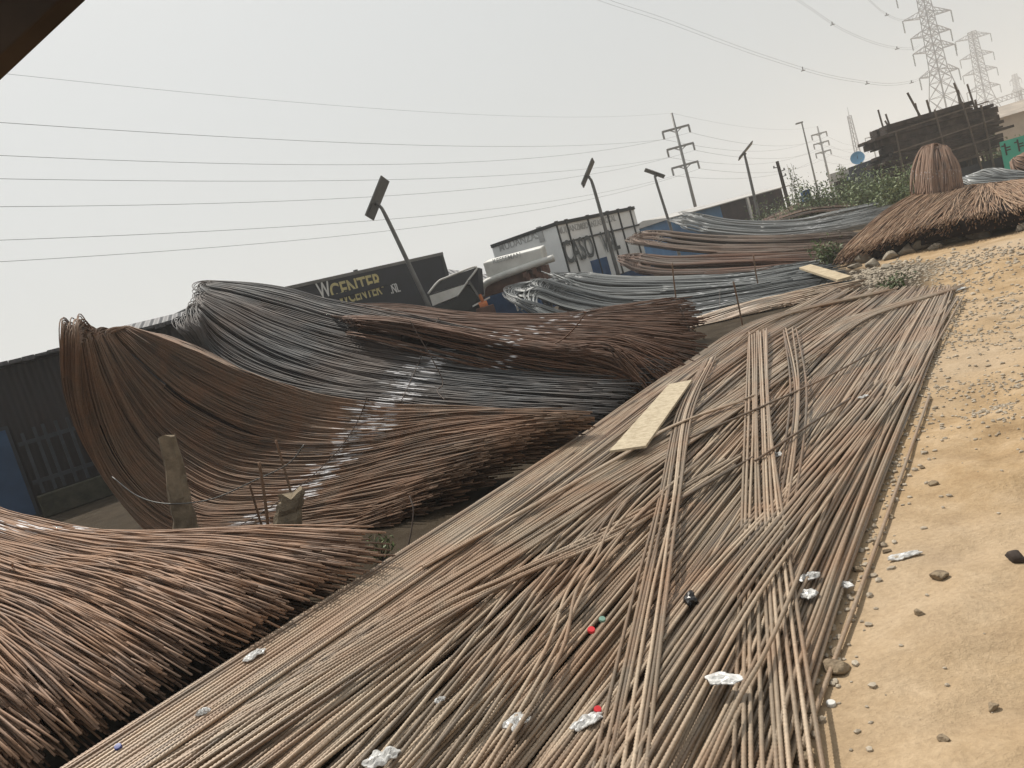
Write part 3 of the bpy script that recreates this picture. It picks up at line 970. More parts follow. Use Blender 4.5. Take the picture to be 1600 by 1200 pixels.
def rough_post(base, top, w0, d0, w1, d1, name, label, cat, m, seed, group=None):
    base, top = np.array(base, float), np.array(top, float)
    r = np.random.default_rng(seed)
    n, k = 10, 12
    v, f = [], []
    for j in range(k + 1):
        t = j / k
        c = base * (1 - t) + top * t + r.normal(0, .006, 3)
        w, d = w0 * (1 - t) + w1 * t, d0 * (1 - t) + d1 * t
        for i in range(n):
            a = 2 * math.pi * i / n + .4
            x, y = math.cos(a), math.sin(a)
            s = 1 / max(abs(x), abs(y)) ** .75
            jit = 1 + r.normal(0, .05)
            v.append(c + np.array([x * s * w / 2 * jit, y * s * d / 2 * jit, (r.normal(0, .02) if j == k else 0)]))
    for j in range(k):
        for i in range(n):
            f.append((j * n + i, j * n + (i + 1) % n, (j + 1) * n + (i + 1) % n, (j + 1) * n + i))
    f.append(tuple(range(n))[::-1])
    f.append(tuple(range(k * n, k * n + n)))
    mb = MB(); mb.add(v, f)
    o = mb.build(name, m)
    return tag(o, label, cat, group)


b = on_z(300, 872, 0.0); t = on_plane(262, 682, b, (1, 0))
rough_post(b, t, .26, .22, .15, .13, 'concrete_post', 'tall broken concrete post standing in front of the tall brown bundle', 'post', M['conc'], 3)
b2 = on_z(440, 868, 0.0); t2 = on_plane(455, 768, b2, (1, 0))
rough_post(b2, t2, .34, .26, .20, .18, 'concrete_post', 'short squat concrete post stump behind the near bundle', 'post', M['conc'], 5)


def stake(bpx, tpx, z0, r, label, name='steel_stake'):
    p = on_z(bpx[0], bpx[1], z0)
    q = on_plane(tpx[0], tpx[1], p, (1, 0.0))
    p[2] = min(p[2], 0.0)
    mid = (p + q) / 2 + RNG.normal(0, .012, 3)
    P = spline([p, mid, q], 24)
    o = link(name, tube_mesh(name, P[None], r, 7, [random.random()], np.linspace(0, 1, 24)[None] + 20), M['h2'])
    return tag(o, label, 'stake', 'upright steel stakes among the bundles')


stake((412, 835), (405, 722), .2, .014, 'thin steel stake standing just left of the short concrete stump')
stake((458, 800), (431, 688), .2, .012, 'thin leaning steel stake above the short concrete stump')
stake((414, 830), (390, 757), .2, .010, 'short leaning stake crossing behind the stake by the stump')
stake((530, 640), (494, 545), .7, .018, 'thick dark stake leaning against the dark grey bundle')
stake((1053, 470), (1050, 411), .5, .016, 'dark stake standing in front of the blue grey bundle')
stake((1150, 470), (1146, 440), .5, .014, 'short dark stake at the right end of the blue grey bundle')
stake((1179, 425), (1177, 398), .5, .016, 'short stake standing before the far rust brown bundle')
stake((1320, 330), (1311, 255), .3, .012, 'far slender stake rising among the shrubs')


def loose_wire(pts, r, label, name='loose_wire', m=None):
    P = spline(pts, 40)
    o = link(name, tube_mesh(name, P[None], r, 6, [.6], np.zeros((1, 40)) + 30), m or M['wire'])
    return tag(o, label, 'wire', 'loose wires on the bundles')


def pts_depth(px, y):
    ys = np.linspace(y[0], y[1], len(px))
    return [at_y(u, v, q) for (u, v), q in zip(px, ys)]


loose_wire(pts_depth([(175, 745), (215, 775), (262, 787), (330, 780), (395, 752), (450, 725), (475, 695)], (7.6, 6.9)), .006, 'pale thin wire sagging round the tall concrete post', m=M['galv'])
loose_wire(pts_depth([(640, 500), (690, 590), (683, 610), (695, 625)], (8.6, 8.0)), .006, 'curled wire hanging over the white paint belt of the dark grey bundle')
loose_wire(pts_depth([(203, 1008), (220, 985), (254, 950)], (4.6, 4.9)), .006, 'dark bent wire sticking up out of the near bundle')
loose_wire(pts_depth([(30, 1160), (60, 1135), (92, 1105)], (3.6, 3.9)), .005, 'dark wire sticking out of the near bundle at the bottom left corner')
loose_wire(pts_depth([(620, 890), (638, 850), (646, 800), (640, 775)], (5.7, 6.0)), .006, 'thin wire curving up between the near bundle and the flat spread')
loose_wire(pts_depth([(1085, 545), (1075, 510), (1063, 480), (1072, 505), (1100, 530)], (10.6, 10.9)), .006, 'tangled wire at the ends of the dark rust brown bundle')

# ------------------------------------------------------------------ sheets and boards
c = [on_pile(u, v, .125) for u, v in ((953, 708), (1010, 700), (1082, 596), (1046, 603))]
mb = MB()
mb.hexa(c, [q + np.array([0, 0, .02]) for q in c])
tag(mb.build('plywood_sheet', M['ply'], bevel=.002), 'pale sandy plywood sheet lying on the flat spread of bars', 'plywood')
p, q = on_z(1320, 436, .12), on_z(1258, 417, .34)
mb = MB()
mb.strut(p, q, .26, .05)
tag(mb.build('wooden_plank', M['plank'], bevel=.004), 'pale wooden plank leaning at the far end of the flat spread', 'plank')


# ------------------------------------------------------------------ stones and litter
def rock(name, p, size, seed, label, group, m, cat='rock', flat=.7, sub=3):
    bm = bmesh.new()
    bmesh.ops.create_icosphere(bm, subdivisions=sub, radius=1)
    r = np.random.default_rng(seed)
    ax = [unit(r.normal(0, 1, 3)) for _ in range(11)]
    cut = [r.uniform(.45, .85) for _ in range(11)]
    rot = Matrix.Rotation(r.uniform(0, 6.28), 3, 'Z')
    sc = np.array([size * r.uniform(.8, 1.25), size * r.uniform(.7, 1.0), size * flat * r.uniform(.8, 1.1)])
    for v in bm.verts:
        q = np.array(v.co)
        for a, k in zip(ax, cut):
            d = q @ a
            if d > k:
                q = q - a * (d - k) * .97
        q = q * sc * (1 + r.normal(0, .018))
        v.co = rot @ Vector([float(x) for x in q])
    for fc in bm.faces:
        fc.smooth = True
    me = bpy.data.meshes.new(name)
    bm.to_mesh(me); bm.free()
    o = link(name, me, m)
    o.location = Vector((float(p[0]), float(p[1]), float(p[2]) + size * flat * .45))
    return tag(o, label, cat, group)


ROCKS = [((1535, 368), .42, 'big flat grey rock rightmost in the row before the straw brown mound'),
         ((1490, 377), .36, 'big rounded grey rock second from the right in the row before the mound'),
         ((1462, 388), .15, 'small rock wedged between the two biggest rocks of the row'),
         ((1440, 390), .27, 'medium grey rock in the middle of the row before the mound'),
         ((1418, 396), .26, 'low grey rock left of the middle of the row before the mound'),
         ((1392, 404), .20, 'small rounded rock toward the left end of the row'),
         ((1352, 409), .26, 'grey rock near the left end of the row under the mound'),
         ((1365, 416), .22, 'pale rock in front of the left end of the row'),
         ((1336, 418), .17, 'little rock at the far left end of the row'),
         ((1300, 436), .22, 'brown grey rock beside the leaning plank'),
         ((1385, 420), .16, 'small pale rock lying loose in front of the row'),
         ((1600, 357), .18, 'small rock at the right edge of the picture below the mound')]
for i, ((u, v), s, lab) in enumerate(ROCKS):
    p = on_z(u, v)
    p[2] = gz(p[0], p[1])
    rock('rock', p, s, 40 + i, lab, 'row of rocks before the mound', M['stone'], flat=.62)
STONES = [((1470, 907), .042, 'dark grey stone alone on the sand right of the white wrapper'), ((1438, 968), .028, 'small brown stone on the sand below the dark grey stone'),
          ((1306, 1045), .055, 'largest grey stone beside the right edge of the flat spread'), ((1309, 1017), .032, 'reddish brown stone just above the largest grey stone'),
          ((1459, 757), .028, 'pale stone with a shadow high on the sand'), ((1392, 806), .022, 'little stone on the sand right of the spread, level with the slanting strip'),
          ((1588, 882), .045, 'dark twisted lump at the right edge of the sand'), ((1550, 1101), .022, 'pale little stone low on the right of the sand'),
          ((1263, 1112), .03, 'grey stone touching the outermost bar low in the picture'), ((1477, 1165), .02, 'tiny pale stone near the bottom right of the sand'),
          ((1384, 861), .022, 'small brown stone just above the white wrapper'), ((1372, 848), .022, 'small flat stone beside the outermost bar'),
          ((1340, 890), .03, 'dusty stone under the outermost bar'), ((1440, 728), .022, 'small shadowed stone in the upper part of the sand'),
          ((1248, 1168), .035, 'pale stone in the cluster at the foot of the outermost bar'), ((1256, 1186), .038, 'brown stone in the cluster at the foot of the outermost bar'),
          ((1240, 1178), .028, 'grey stone on the left of the cluster at the foot of the outermost bar')]
for i, ((u, v), s, lab) in enumerate(STONES):
    p = on_z(u, v)
    p[2] = gz(p[0], p[1])
    rock('stone', p, s, 80 + i, lab, 'stones on the sandy track', M['tanstone'] if i != 6 else M['darkwood'], 'stone', .62, 3)

# gravel nobody could count
def gravel():
    bm = bmesh.new()
    bmesh.ops.create_icosphere(bm, subdivisions=1, radius=1)
    bv = np.array([v.co[:] for v in bm.verts]); bf = np.array([[v.index for v in f.verts] for f in bm.faces])
    bm.free()
    pts = []
    for _ in range(900):                                  # along the edge of the spread
        y = random.uniform(2.1, 10.5)
        x = edge_right(y) + abs(random.gauss(0, .16)) - .12
        pts.append((x, y, random.uniform(.005, .019)))
    for _ in range(750):                                 # thin scatter over the sand
        y = random.uniform(1.6, 14) ; x = edge_right(y) + random.random() ** .8 * 6
        pts.append((x, y, random.uniform(.003, .011) * (1.9 if random.random() < .06 else 1)))
    for (u, v), sd_, k, big in (((1572, 600), .30, 420, .017), ((1590, 520), .45, 300, .022), ((1545, 640), .14, 110, .017), ((1450, 420), .8, 600, .035), ((1390, 430), .6, 500, .045), ((1360, 425), .5, 260, .06), ((1590, 420), .7, 200, .03), ((1500, 445), .3, 160, .025), ((1560, 470), .7, 500, .03), ((1520, 520), .45, 260, .022), ((1585, 650), .25, 200, .016), ((1540, 410), .9, 420, .04)):
        c = on_z(u, v)
        for _ in range(k):
            pts.append((c[0] + random.gauss(0, sd_), c[1] + random.gauss(0, sd_), random.uniform(.25, 1) ** 1.5 * big))
    V, Fc = [], []
    for i, (x, y, s) in enumerate(pts):
        j = bv * (1 + RNG.normal(0, .16, bv.shape)) * np.array([s * random.uniform(.8, 1.3), s * random.uniform(.7, 1.1), s * random.uniform(.5, .9)])
        a = random.random() * 6.28
        R_ = np.array([[math.cos(a), -math.sin(a), 0], [math.sin(a), math.cos(a), 0], [0, 0, 1]])
        V.append(j @ R_.T + np.array([x, y, gz(x, y) + s * .25]))
        Fc.append(bf + i * len(bv))
    Fc = np.vstack(Fc)
    o = link('gravel', raw_mesh('gravel', np.vstack(V), Fc.reshape(-1), np.arange(len(Fc)) * 3, np.full(len(Fc), 3), False), M['pebble'])
    tag(o, kind='stuff')


gravel()


def sachet(u, v, z, sx, sy, rot, seed, label, lift=.05, fold=1.0):
    """an empty crumpled plastic pouch"""
    r = np.random.default_rng(seed)
    n, m_ = 15, 11
    X, Y = np.meshgrid(np.linspace(-.5, .5, n), np.linspace(-.5, .5, m_))
    h = np.zeros_like(X)
    for _ in range(9):
        a = r.uniform(0, math.pi); k = r.uniform(3, 9)
        h += np.abs(np.sin((X * math.cos(a) + Y * math.sin(a)) * k + r.uniform(0, 6))) * r.uniform(.2, 1)
    h = (h - h.min()) / (h.max() - h.min())
    edge = np.clip(1 - np.maximum(np.abs(X), np.abs(Y)) * 2, 0, 1) ** .5
    X, Y = X * np.sqrt(1 - 1.5 * Y * Y), Y * np.sqrt(1 - 1.5 * X * X)
    pinch = 1 - .3 * fold * np.abs(np.sin(X * 4 + seed))
    sx, sy, lift = sx * .88, sy * .88, lift * .5
    ox = X * sx * (1 + .12 * np.sin(Y * 9 + seed)) + r.normal(0, .0015, X.shape)
    oy = Y * sy * pinch + r.normal(0, .0015, X.shape)
    top = h * lift * (.35 + .65 * edge) + .004
    bot = top - .004 - edge * lift * .3
    c_, s_ = math.cos(rot), math.sin(rot)
    V = []
    for zz in (top, bot):
        V.append(np.stack([ox * c_ - oy * s_, ox * s_ + oy * c_, np.maximum(zz, 0)], -1).reshape(-1, 3))
    V = np.vstack(V)
    p = on_z(u, v, z) if z < .01 or z > .5 else on_pile(u, v, z)
    if z < .01:
        p[2] = gz(p[0], p[1]) + .004
    ids = np.arange(n * m_).reshape(m_, n)
    fs = []
    for b_, fl in ((0, 0), (n * m_, 1)):
        for i in range(m_ - 1):
            for j in range(n - 1):
                q = [ids[i, j] + b_, ids[i, j + 1] + b_, ids[i + 1, j + 1] + b_, ids[i + 1, j] + b_]
                fs.append(q[::-1] if fl else q)
    rim = list(ids[0, :]) + list(ids[1:, -1]) + list(ids[-1, :-1][::-1]) + list(ids[1:-1, 0][::-1])
    for i in range(len(rim)):
        a, b_ = rim[i], rim[(i + 1) % len(rim)]
        fs.append([b_, a, a + n * m_, b_ + n * m_])
    fs = np.array(fs)
    o = link('plastic_sachet', raw_mesh('plastic_sachet', V, fs.reshape(-1), np.arange(len(fs)) * 4, np.full(len(fs), 4), False), M['plastic'])
    o.location = Vector([float(q) for q in p])
    return tag(o, label, 'plastic sachet', 'empty plastic sachets dropped as litter')


sachet(1131, 1062, 0.12, .14, .10, -.6, 1, 'white torn sachet lying on the bars left of the straight strip, near the bottom', .03)
sachet(1266, 903, 0.054, .11, .09, .3, 2, 'upper of two white sachets close together on the right strip of bars')
sachet(1264, 930, 0.054, .09, .10, 1.0, 3, 'lower of two white sachets close together on the right strip of bars')
sachet(1414, 871, 0.0, .17, .07, -.1, 4, 'white sachet lying alone on the sand', .03)
sachet(807, 1131, 0.084, .11, .12, .7, 5, 'clear white sachet at the bottom middle of the spread, left of the red cap', .06)
sachet(918, 1130, 0.09, .14, .08, .35, 6, 'clear white sachet just below a red cap at the bottom of the spread', .06)
sachet(597, 1188, 0.084, .15, .12, .2, 7, 'largest white sachet cut by the bottom edge of the picture', .08)
sachet(398, 1026, 0.078, .13, .10, .8, 8, 'whitish sachet between the near bundle and the left edge of the spread', .07)
sachet(318, 1115, 0.078, .07, .07, .2, 9, 'small round white scrap on the left strip of bars', .06)
sachet(1300, 748, 0.072, .10, .035, .7, 10, 'narrow white scrap high on the right side of the spread', .03)
sachet(1349, 621, 0.072, .09, .06, .2, 11, 'tiny white scrap far up the right side of the spread', .04)
sachet(1317, 915, 0.018, .06, .13, .5, 12, 'dusty grey sachet on the gravel just inside the outermost bar', .04)
sachet(1213, 712, 0.048, .10, .12, .4, 13, 'bluish white scrap in the gap right of the straight strip', .05)
sachet(688, 1096, 0.072, .05, .05, .4, 14, 'little clear scrap at the lower middle left of the spread', .04)
sachet(1502, 452, 0.018, .2, .1, .4, 15, 'pale scrap lying at the far pointed tip of the spread', .05)
sachet(1389, 298, 0.9, .35, .3, .4, 16, 'far white scrap on the bundle below the shrubs', .3)


def cap(u, v, z, r, m, label, tilt=(.4, .2), name='bottle_cap'):
    mb = MB()
    n = 20
    prof = [(r * .98, 0), (r, r * .15), (r, r * .62), (r * .9, r * .78), (r * .3, r * .80)]
    vs, fs = [], []
    for (q, h) in prof:
        for i in range(n):
            k = 1 + (.03 if i % 2 else 0) * (h < r * .6)
            vs.append((q * k * math.cos(2 * math.pi * i / n), q * k * math.sin(2 * math.pi * i / n), h))
    for j in range(len(prof) - 1):
        for i in range(n):
            fs.append((j * n + i, j * n + (i + 1) % n, (j + 1) * n + (i + 1) % n, (j + 1) * n + i))
    fs.append(tuple(range((len(prof) - 1) * n, len(prof) * n)))
    fs.append(tuple(range(n))[::-1])
    mb.add(vs, fs)
    o = mb.build(name, m, smooth=False)
    p = on_z(u, v, z) if z < .01 else on_pile(u, v, z)
    if z < .01:
        p[2] = gz(p[0], p[1])
    o.location = Vector([float(q) for q in p])
    o.rotation_euler = (tilt[0], tilt[1], 0)
    return tag(o, label, 'bottle cap', 'bottle caps dropped as litter')


cap(924, 986, 0.09, .017, M['redcap'], 'red bottle cap on the bars beside the pale green cap')
cap(941, 969, 0.09, .015, M['greencap'], 'pale green bottle cap on the bars above the red cap')
cap(934, 1110, 0.102, .014, M['redcap'], 'red bottle cap above a clear sachet at the bottom of the spread')
cap(185, 1168, 0.078, .015, M['bluecap'], 'dark blue bottle cap at the bottom left of the spread')
cap(1298, 1098, 0.0, .016, M['white'], 'white bottle cap lying on the sand', (.05, .05))

lump = rock('crumpled_bag', on_pile(1080, 944, .07), .055, 5, 'crumpled glossy black bag between the strips of bars', None, M['black'], 'plastic bag', .8, 3)
for v in lump.data.vertices:
    v.co *= 1 + .42 * float(vnoise(np.array([v.co.x * 9 + v.co.z * 5]), np.array([v.co.y * 9 + v.co.z * 7]), .16)[0]) + random.uniform(-.09, .09)
for q in lump.data.polygons:
    q.use_smooth = False


# ------------------------------------------------------------------ dark board close overhead
ca, cb = at_y(-40, 146, 1.15), at_y(160, -42, 1.15)
mb = MB()
ax = unit(cb - ca)
nrm = unit(np.cross(ax, np.array([0, 1.0, 0])))
if nrm[2] < 0:
    nrm = -nrm
bk = np.cross(ax, nrm)
mb.box(ca, ax, bk, nrm, -.5, .9, -.02, .02, 0, .34)
ob = tag(mb.build('overhead_board', M['board_brown'], bevel=.003), 'dark brown board close overhead, cutting off the top left corner', 'board')


# ------------------------------------------------------------------ solar street lamps
def solar_lamp(base, neck, pa, pb, wid, r, label, tilt=.5):
    base, neck, pa, pb = (np.asarray(q, float) for q in (base, neck, pa, pb))
    root = empty('solar_lamp', base, label, 'street lamp', 'solar street lamps along the yard')
    pc = pa * .62 + pb * .38
    pts = spline([base, base * .5 + neck * .5, neck, neck * .35 + pc * .65 + np.array([0, 0, .04]), pc], 40)
    rr = np.interp(np.linspace(0, 1, 40), [0, .9, 1], [r * 1.15, r * .85, r * .6])
    link('pole', tube_mesh('pole', pts[None], rr[None], 10, [.5], np.zeros((1, 40))), M['galv'], root)
    ax = unit(pb - pa)
    side = unit(np.cross(ax, np.array([0, 0, 1.0])))
    best = None
    for sg in (1, -1):
        s2 = unit(side * math.cos(tilt) + np.cross(ax, side) * math.sin(tilt) * sg)
        up2 = unit(np.cross(s2, ax))
        up2 = up2 if up2[2] > 0 else -up2
        if best is None or up2 @ pc > best[1] @ pc:      # the cell side is turned away, toward the sun
            best = (s2, up2)
    side, up = best
    L = np.linalg.norm(pb - pa)
    mb = MB()
    mb.box(pa, ax, side, up, 0, L, -wid / 2, wid / 2, 0, .055)
    h = mb.build('lamp_head', M['panel'], root, bevel=.012)
    mb = MB()
    mb.box(pa, ax, side, up, .05 * L, .95 * L, -wid * .45, wid * .45, .056, .066)
    mb.build('solar_cell', M['cell'], root)
    mb = MB()
    mb.box(pa, ax, side, up, .05 * L, .34 * L, -wid * .33, wid * .33, -.022, -.001)
    mb.build('light_module', M['panel'], root)
    mb = MB()
    mb.rod(pc - up * .12, pc + up * .01, .05, .05, 10)
    mb.build('bracket', M['galv'], root)
    return root


def lamp_px(bpx, neck, a, b, y, wid, r, label, tilt=.5, dy=.3):
    nk = at_y(*neck, y)
    k = at_y(*bpx, y)
    d = (k - nk) / (k[2] - nk[2])
    base = nk + d * (0 - nk[2])
    solar_lamp(base, nk, at_y(*a, y - dy), at_y(*b, y + dy), wid, r, label, tilt)


lamp_px((668, 474), (601, 334), (578, 341), (603, 279), 25, .50, .075, 'nearest solar street lamp, pole leaning left before the dark lettered trailer', .55, .05)
lamp_px((955, 390), (926, 288), (911, 291), (928, 250), 31, .42, .075, 'solar street lamp standing in front of the white box trailer', .5, .05)
lamp_px((1040, 330), (1024, 279), (1038, 277), (1007, 266), 42, .42, .08, 'solar street lamp whose panel points down to the right, beside the twelve metre pole', .25, .05)
lamp_px((1185, 335), (1165, 248), (1155, 249), (1176, 223), 44, .42, .085, 'farthest solar street lamp, in front of the open shack', .4, .05)


# ------------------------------------------------------------------ transmission poles, pylons and lines
def t_pole(base, hgt, r0, r1, levels, arm, a_dir, label, ins=.55):
    base = np.asarray(base, float)
    root = empty('power_pole', base, label, 'power pole', 'steel power poles with three crossarms')
    mb = MB(); mb.rod(base, base + [0, 0, hgt], r0, r1, 12)
    mb.build('mast', M['galv'], root, smooth=True)
    tips = []
    d = np.array([a_dir[0], a_dir[1], 0]); d = d / np.linalg.norm(d)
    off = np.cross(d, [0, 0, 1.0]) * (r0 + .05)
    for z in levels:
        mb = MB()
        c = base + np.array([0, 0, z])
        mb.strut(c - d * arm, c + d * arm, r1 * 1.5, r1 * 1.7)
        mb.strut(c - d * arm * .5, c - [0, 0, .45], r1 * .7)
        mb.strut(c + d * arm * .5, c - [0, 0, .45], r1 * .7)
        cr = mb.build('crossarm', M['galv'], root)
        row = []
        for s in (-1, 1):
            mb = MB()
            e = c + d * arm * .97 * s
            for i in range(6):
                z0 = -.08 - ins * i / 6
                mb.rod(e + [0, 0, z0], e + [0, 0, z0 - ins / 9], r1 * 1.1, r1 * .75, 8)
                mb.rod(e + [0, 0, z0 - ins / 9], e + [0, 0, z0 - ins / 6], r1 * .4, r1 * .4, 6)
            mb.build('insulator', M['panel'], cr)
            row.append(e + np.array([0, 0, -.08 - ins]))
        tips.append(row)
    return root, base + np.array([0, 0, hgt]), tips


Y1 = 88.0
pb_ = on_z(1097, 368, 0.0)
P1 = at_y(1099, 372, Y1); P1[2] = 0
P2 = at_y(1303, 310, 165.0); P2[2] = 0
P3 = at_y(1378, 288, 255.0); P3[2] = 0
def hgt_at(px, y): return at_y(px[0], px[1], y)[2]
H1 = hgt_at((1048, 177), Y1)
lv = [hgt_at(q, Y1) for q in ((1055, 201), (1062, 229), (1069, 258))]
_, top1, tips1 = t_pole(P1, H1, .22, .13, lv, 1.62, (1, .12), 'nearest steel power pole with three crossarms, rising behind the bright blue shack', .75)
H2 = hgt_at((1275, 198), 165.0)
_, top2, tips2 = t_pole(P2, H2, .26, .16, [hgt_at(q, 165.0) for q in ((1279, 209), (1283, 223), (1287, 237))], 1.75, (1, .1), 'second steel power pole, smaller, above the green shrubs', .9)
_, top3, tips3 = t_pole(P3, hgt_at((1363, 204), 255.0), .26, .16, [hgt_at(q, 255.0) for q in ((1364, 213), (1367, 221), (1370, 230))], 2.3, (1, .1), 'faintest and farthest steel power pole, just left of the plank rack', .9)


def cable(name, a, b, sag, r, label, group, extra=None, n=48):
    a, b = np.asarray(a, float), np.asarray(b, float)
    t = np.linspace(0, 1, n)[:, None]
    P = a * (1 - t) + b * t
    P[:, 2] -= 4 * sag * (t[:, 0] * (1 - t[:, 0]))
    o = link(name, tube_mesh(name, P[None], r, 5, [.5], np.zeros((1, n))), M['cable'])
    return tag(o, label, 'power line', group)


# toward the left: each line is fixed by where it passes at the left edge of the view
LEFT = [(top1, 105, 'topmost thin earth wire running left from the nearest power pole'),
        (tips1[0][0], 183, 'upper line of the top pair running left from the nearest power pole'), (tips1[0][1], 228, 'lower line of the top pair running left from the nearest power pole'),
        (tips1[1][0], 270, 'upper line of the middle pair running left from the nearest power pole'), (tips1[1][1], 309, 'lower line of the middle pair running left from the nearest power pole'),
        (tips1[2][0], 364, 'upper line of the bottom pair running left from the nearest power pole'), (tips1[2][1], 395, 'lowest line running left from the nearest power pole')]
MIDY = [(400, 160), (400, 214), (400, 248), (400, 279), (400, 304), (400, 348), (400, 362)]
for i, (tip, v0, lab) in enumerate(LEFT):
    yL = 30.0 + (1.6 if i in (2, 4, 6) else 0)
    e = at_y(0, v0, yL)
    d = e - tip
    e2 = tip + d * 1.06
    mid = tip * .5 + e * .5
    # sag read from the height at mid span
    best, bs = 0, 1e9
    for sg in np.linspace(0, 2.6, 53):
        t = .55
        p = tip * (1 - t) + e * t
        p = p - np.array([0, 0, 4 * sg * t * (1 - t)])
        X, yy, z = p[0], p[1], p[2] - EYE
        f = yy * cP - z * sP; dn = -yy * sP - z * cP
        U, Vv = X / f * FOC, dn / f * FOC
        u, v = 800 + U * cR + Vv * sR, 600 - U * sR + Vv * cR
        want = np.interp(u, [0, 400, 800, 1036], [v0, MIDY[i][1], [179, 228, 247, 272, 287, 322, 332][i], [178, 212, 228, 241, 228, 271, 257][i]])
        if abs(v - want) < bs:
            bs, best = abs(v - want), sg
    cable('power_line', tip, e2, best * 1.12, .010 if i else .006, lab, 'power lines from the nearest power pole')
RIGHT = ['faint earth wire between the first two power poles', 'top left line between the first two power poles', 'top right line between the first two power poles', 'middle left line between the first two power poles',
         'middle right line between the first two power poles', 'bottom left line between the first two power poles', 'bottom right line between the first two power poles']
A = [top1] + [q for row in tips1 for q in row]
Bq = [top2] + [q for row in tips2 for q in row]
Cq = [top3] + [q for row in tips3 for q in row]
for i, (a, b) in enumerate(zip(A, Bq)):
    cable('power_line', a, b, 1.8 if i else 1.2, .014 if i else .009, RIGHT[i], 'power lines between the power poles')
for i, (a, b) in enumerate(zip(Bq, Cq)):
    if i:
        cable('power_line', a, b, 2.4, .016, RIGHT[i].replace('first two', 'second and third'), 'power lines between the power poles')


def pylon(base, hgt, bw, ww, tw, waist, arms, arm_dir, w, label, ins=3.0):
    base = np.asarray(base, float)
    root = empty('pylon', base, label, 'pylon', 'lattice pylons')
    d = unit(np.array([arm_dir[0], arm_dir[1], 0.0])); e = np.array([-d[1], d[0], 0])
    half = lambda z: np.interp(z, [0, waist, hgt], [bw, ww, tw])
    cor = lambda z: [base + d * half(z) * a + e * half(z) * b + np.array([0, 0, z]) for a, b in ((-1, -1), (1, -1), (1, 1), (-1, 1))]
    mb = MB()
    zs = [0]
    while zs[-1] < hgt - .5:
        zs.append(min(hgt, zs[-1] + max(1.6, half(zs[-1]) * 1.55)))
    for z0, z1 in zip(zs[:-1], zs[1:]):
        c0, c1 = cor(z0), cor(z1)
        for i in range(4):
            j = (i + 1) % 4
            mb.strut(c0[i], c1[i], w)
            mb.strut(c0[i], c1[j], w * .55)
            mb.strut(c0[j], c1[i], w * .55)
            mb.strut(c1[i], c1[j], w * .55)
    mb.build('lattice_mast', M['pylon'], root)
    tips = []
    for z, L in arms:
        for s in (-1, 1):
            mb = MB()
            h = half(z)
            tip = base + d * s * L + np.array([0, 0, z + .25])
            lo = [base + d * s * h + e * b * h + np.array([0, 0, z]) for b in (-1, 1)]
            hi = [base + d * s * h * .95 + e * b * h + np.array([0, 0, z + 1.9]) for b in (-1, 1)]
            for q in lo + hi:
                mb.strut(q, tip, w * .7)
            for k in (.25, .5, .75):
                for b in (0, 1):
                    mb.strut(lo[b] * (1 - k) + tip * k, hi[b] * (1 - k + .2) + tip * (k - .2), w * .45)
                mb.strut(lo[0] * (1 - k) + tip * k, lo[1] * (1 - k) + tip * k, w * .45)
            ar = mb.build('crossarm', M['pylon'], root)
            mb = MB()
            for i in range(8):
                mb.rod(tip - [0, 0, .1 + ins * i / 8], tip - [0, 0, .1 + ins * (i + .7) / 8], .2, .12, 6)
            mb.strut(tip, tip - [0, 0, ins + .2], .07)
            mb.build('insulator', M['panel'], ar)
            tips.append((z, s, tip - np.array([0, 0, ins + .2])))
    return root, tips


YP = 208.0
Pa = at_y(1497, 254, YP); Pa[2] = 0
_, tipsA = pylon(Pa, 52, 5.2, 1.5, .9, 26, [(46.5, 8.5), (40.0, 8.0), (35.2, 6.6), (31.2, 7.0), (24.8, 6.6)], (1, .25), .21, 'nearest tall lattice pylon rising behind the plank rack, cut off by the top edge')
Pb = at_y(1557, 238, 300.0); Pb[2] = 0
_, tipsB = pylon(Pb, 47, 6.0, 1.7, 1.0, 24, [(44.5, 8.6), (37.5, 8.2), (31.5, 8.4), (25, 8.2)], (1, .25), .24, 'second lattice pylon, smaller, behind the right end of the plank rack')
Pc = at_y(1606, 222, 520.0); Pc[2] = 0
pylon(Pc, 46, 4.5, 1.8, 1.0, 24, [(42, 5), (35, 5)], (1, .25), .38, 'far pale pylon at the right edge beside the steel gantry')
Pm = at_y(1352, 292, 230.0); Pm[2] = 0
# slim lattice mast
root = empty('radio_mast', Pm, 'slim lattice radio mast rising behind the blue dish', 'mast')
mb = MB()
Hm = hgt_at((1326, 181), 230.0)
for i in range(3):
    a0 = 2 * math.pi * i / 3; a1 = 2 * math.pi * (i + 1) / 3
    for k in range(16):
        z0, z1 = Hm * k / 16, Hm * (k + 1) / 16
        w0, w1 = np.interp([z0, z1], [0, Hm], [1.3, .55])
        p00 = Pm + [w0 * math.cos(a0), w0 * math.sin(a0), z0]; p01 = Pm + [w1 * math.cos(a0), w1 * math.sin(a0), z1]
        p11 = Pm + [w1 * math.cos(a1), w1 * math.sin(a1), z1]
        mb.strut(p00, p01, .2); mb.strut(p00, p11, .1); mb.strut(p01, p11, .1)
mb.build('lattice', M['pylon'], root)
mb = MB(); mb.rod(Pm + [0, 0, Hm], Pm + [0, 0, Hm + 2.5], .09, .05, 6)
mb.build('aerial', M['pylon'], root)
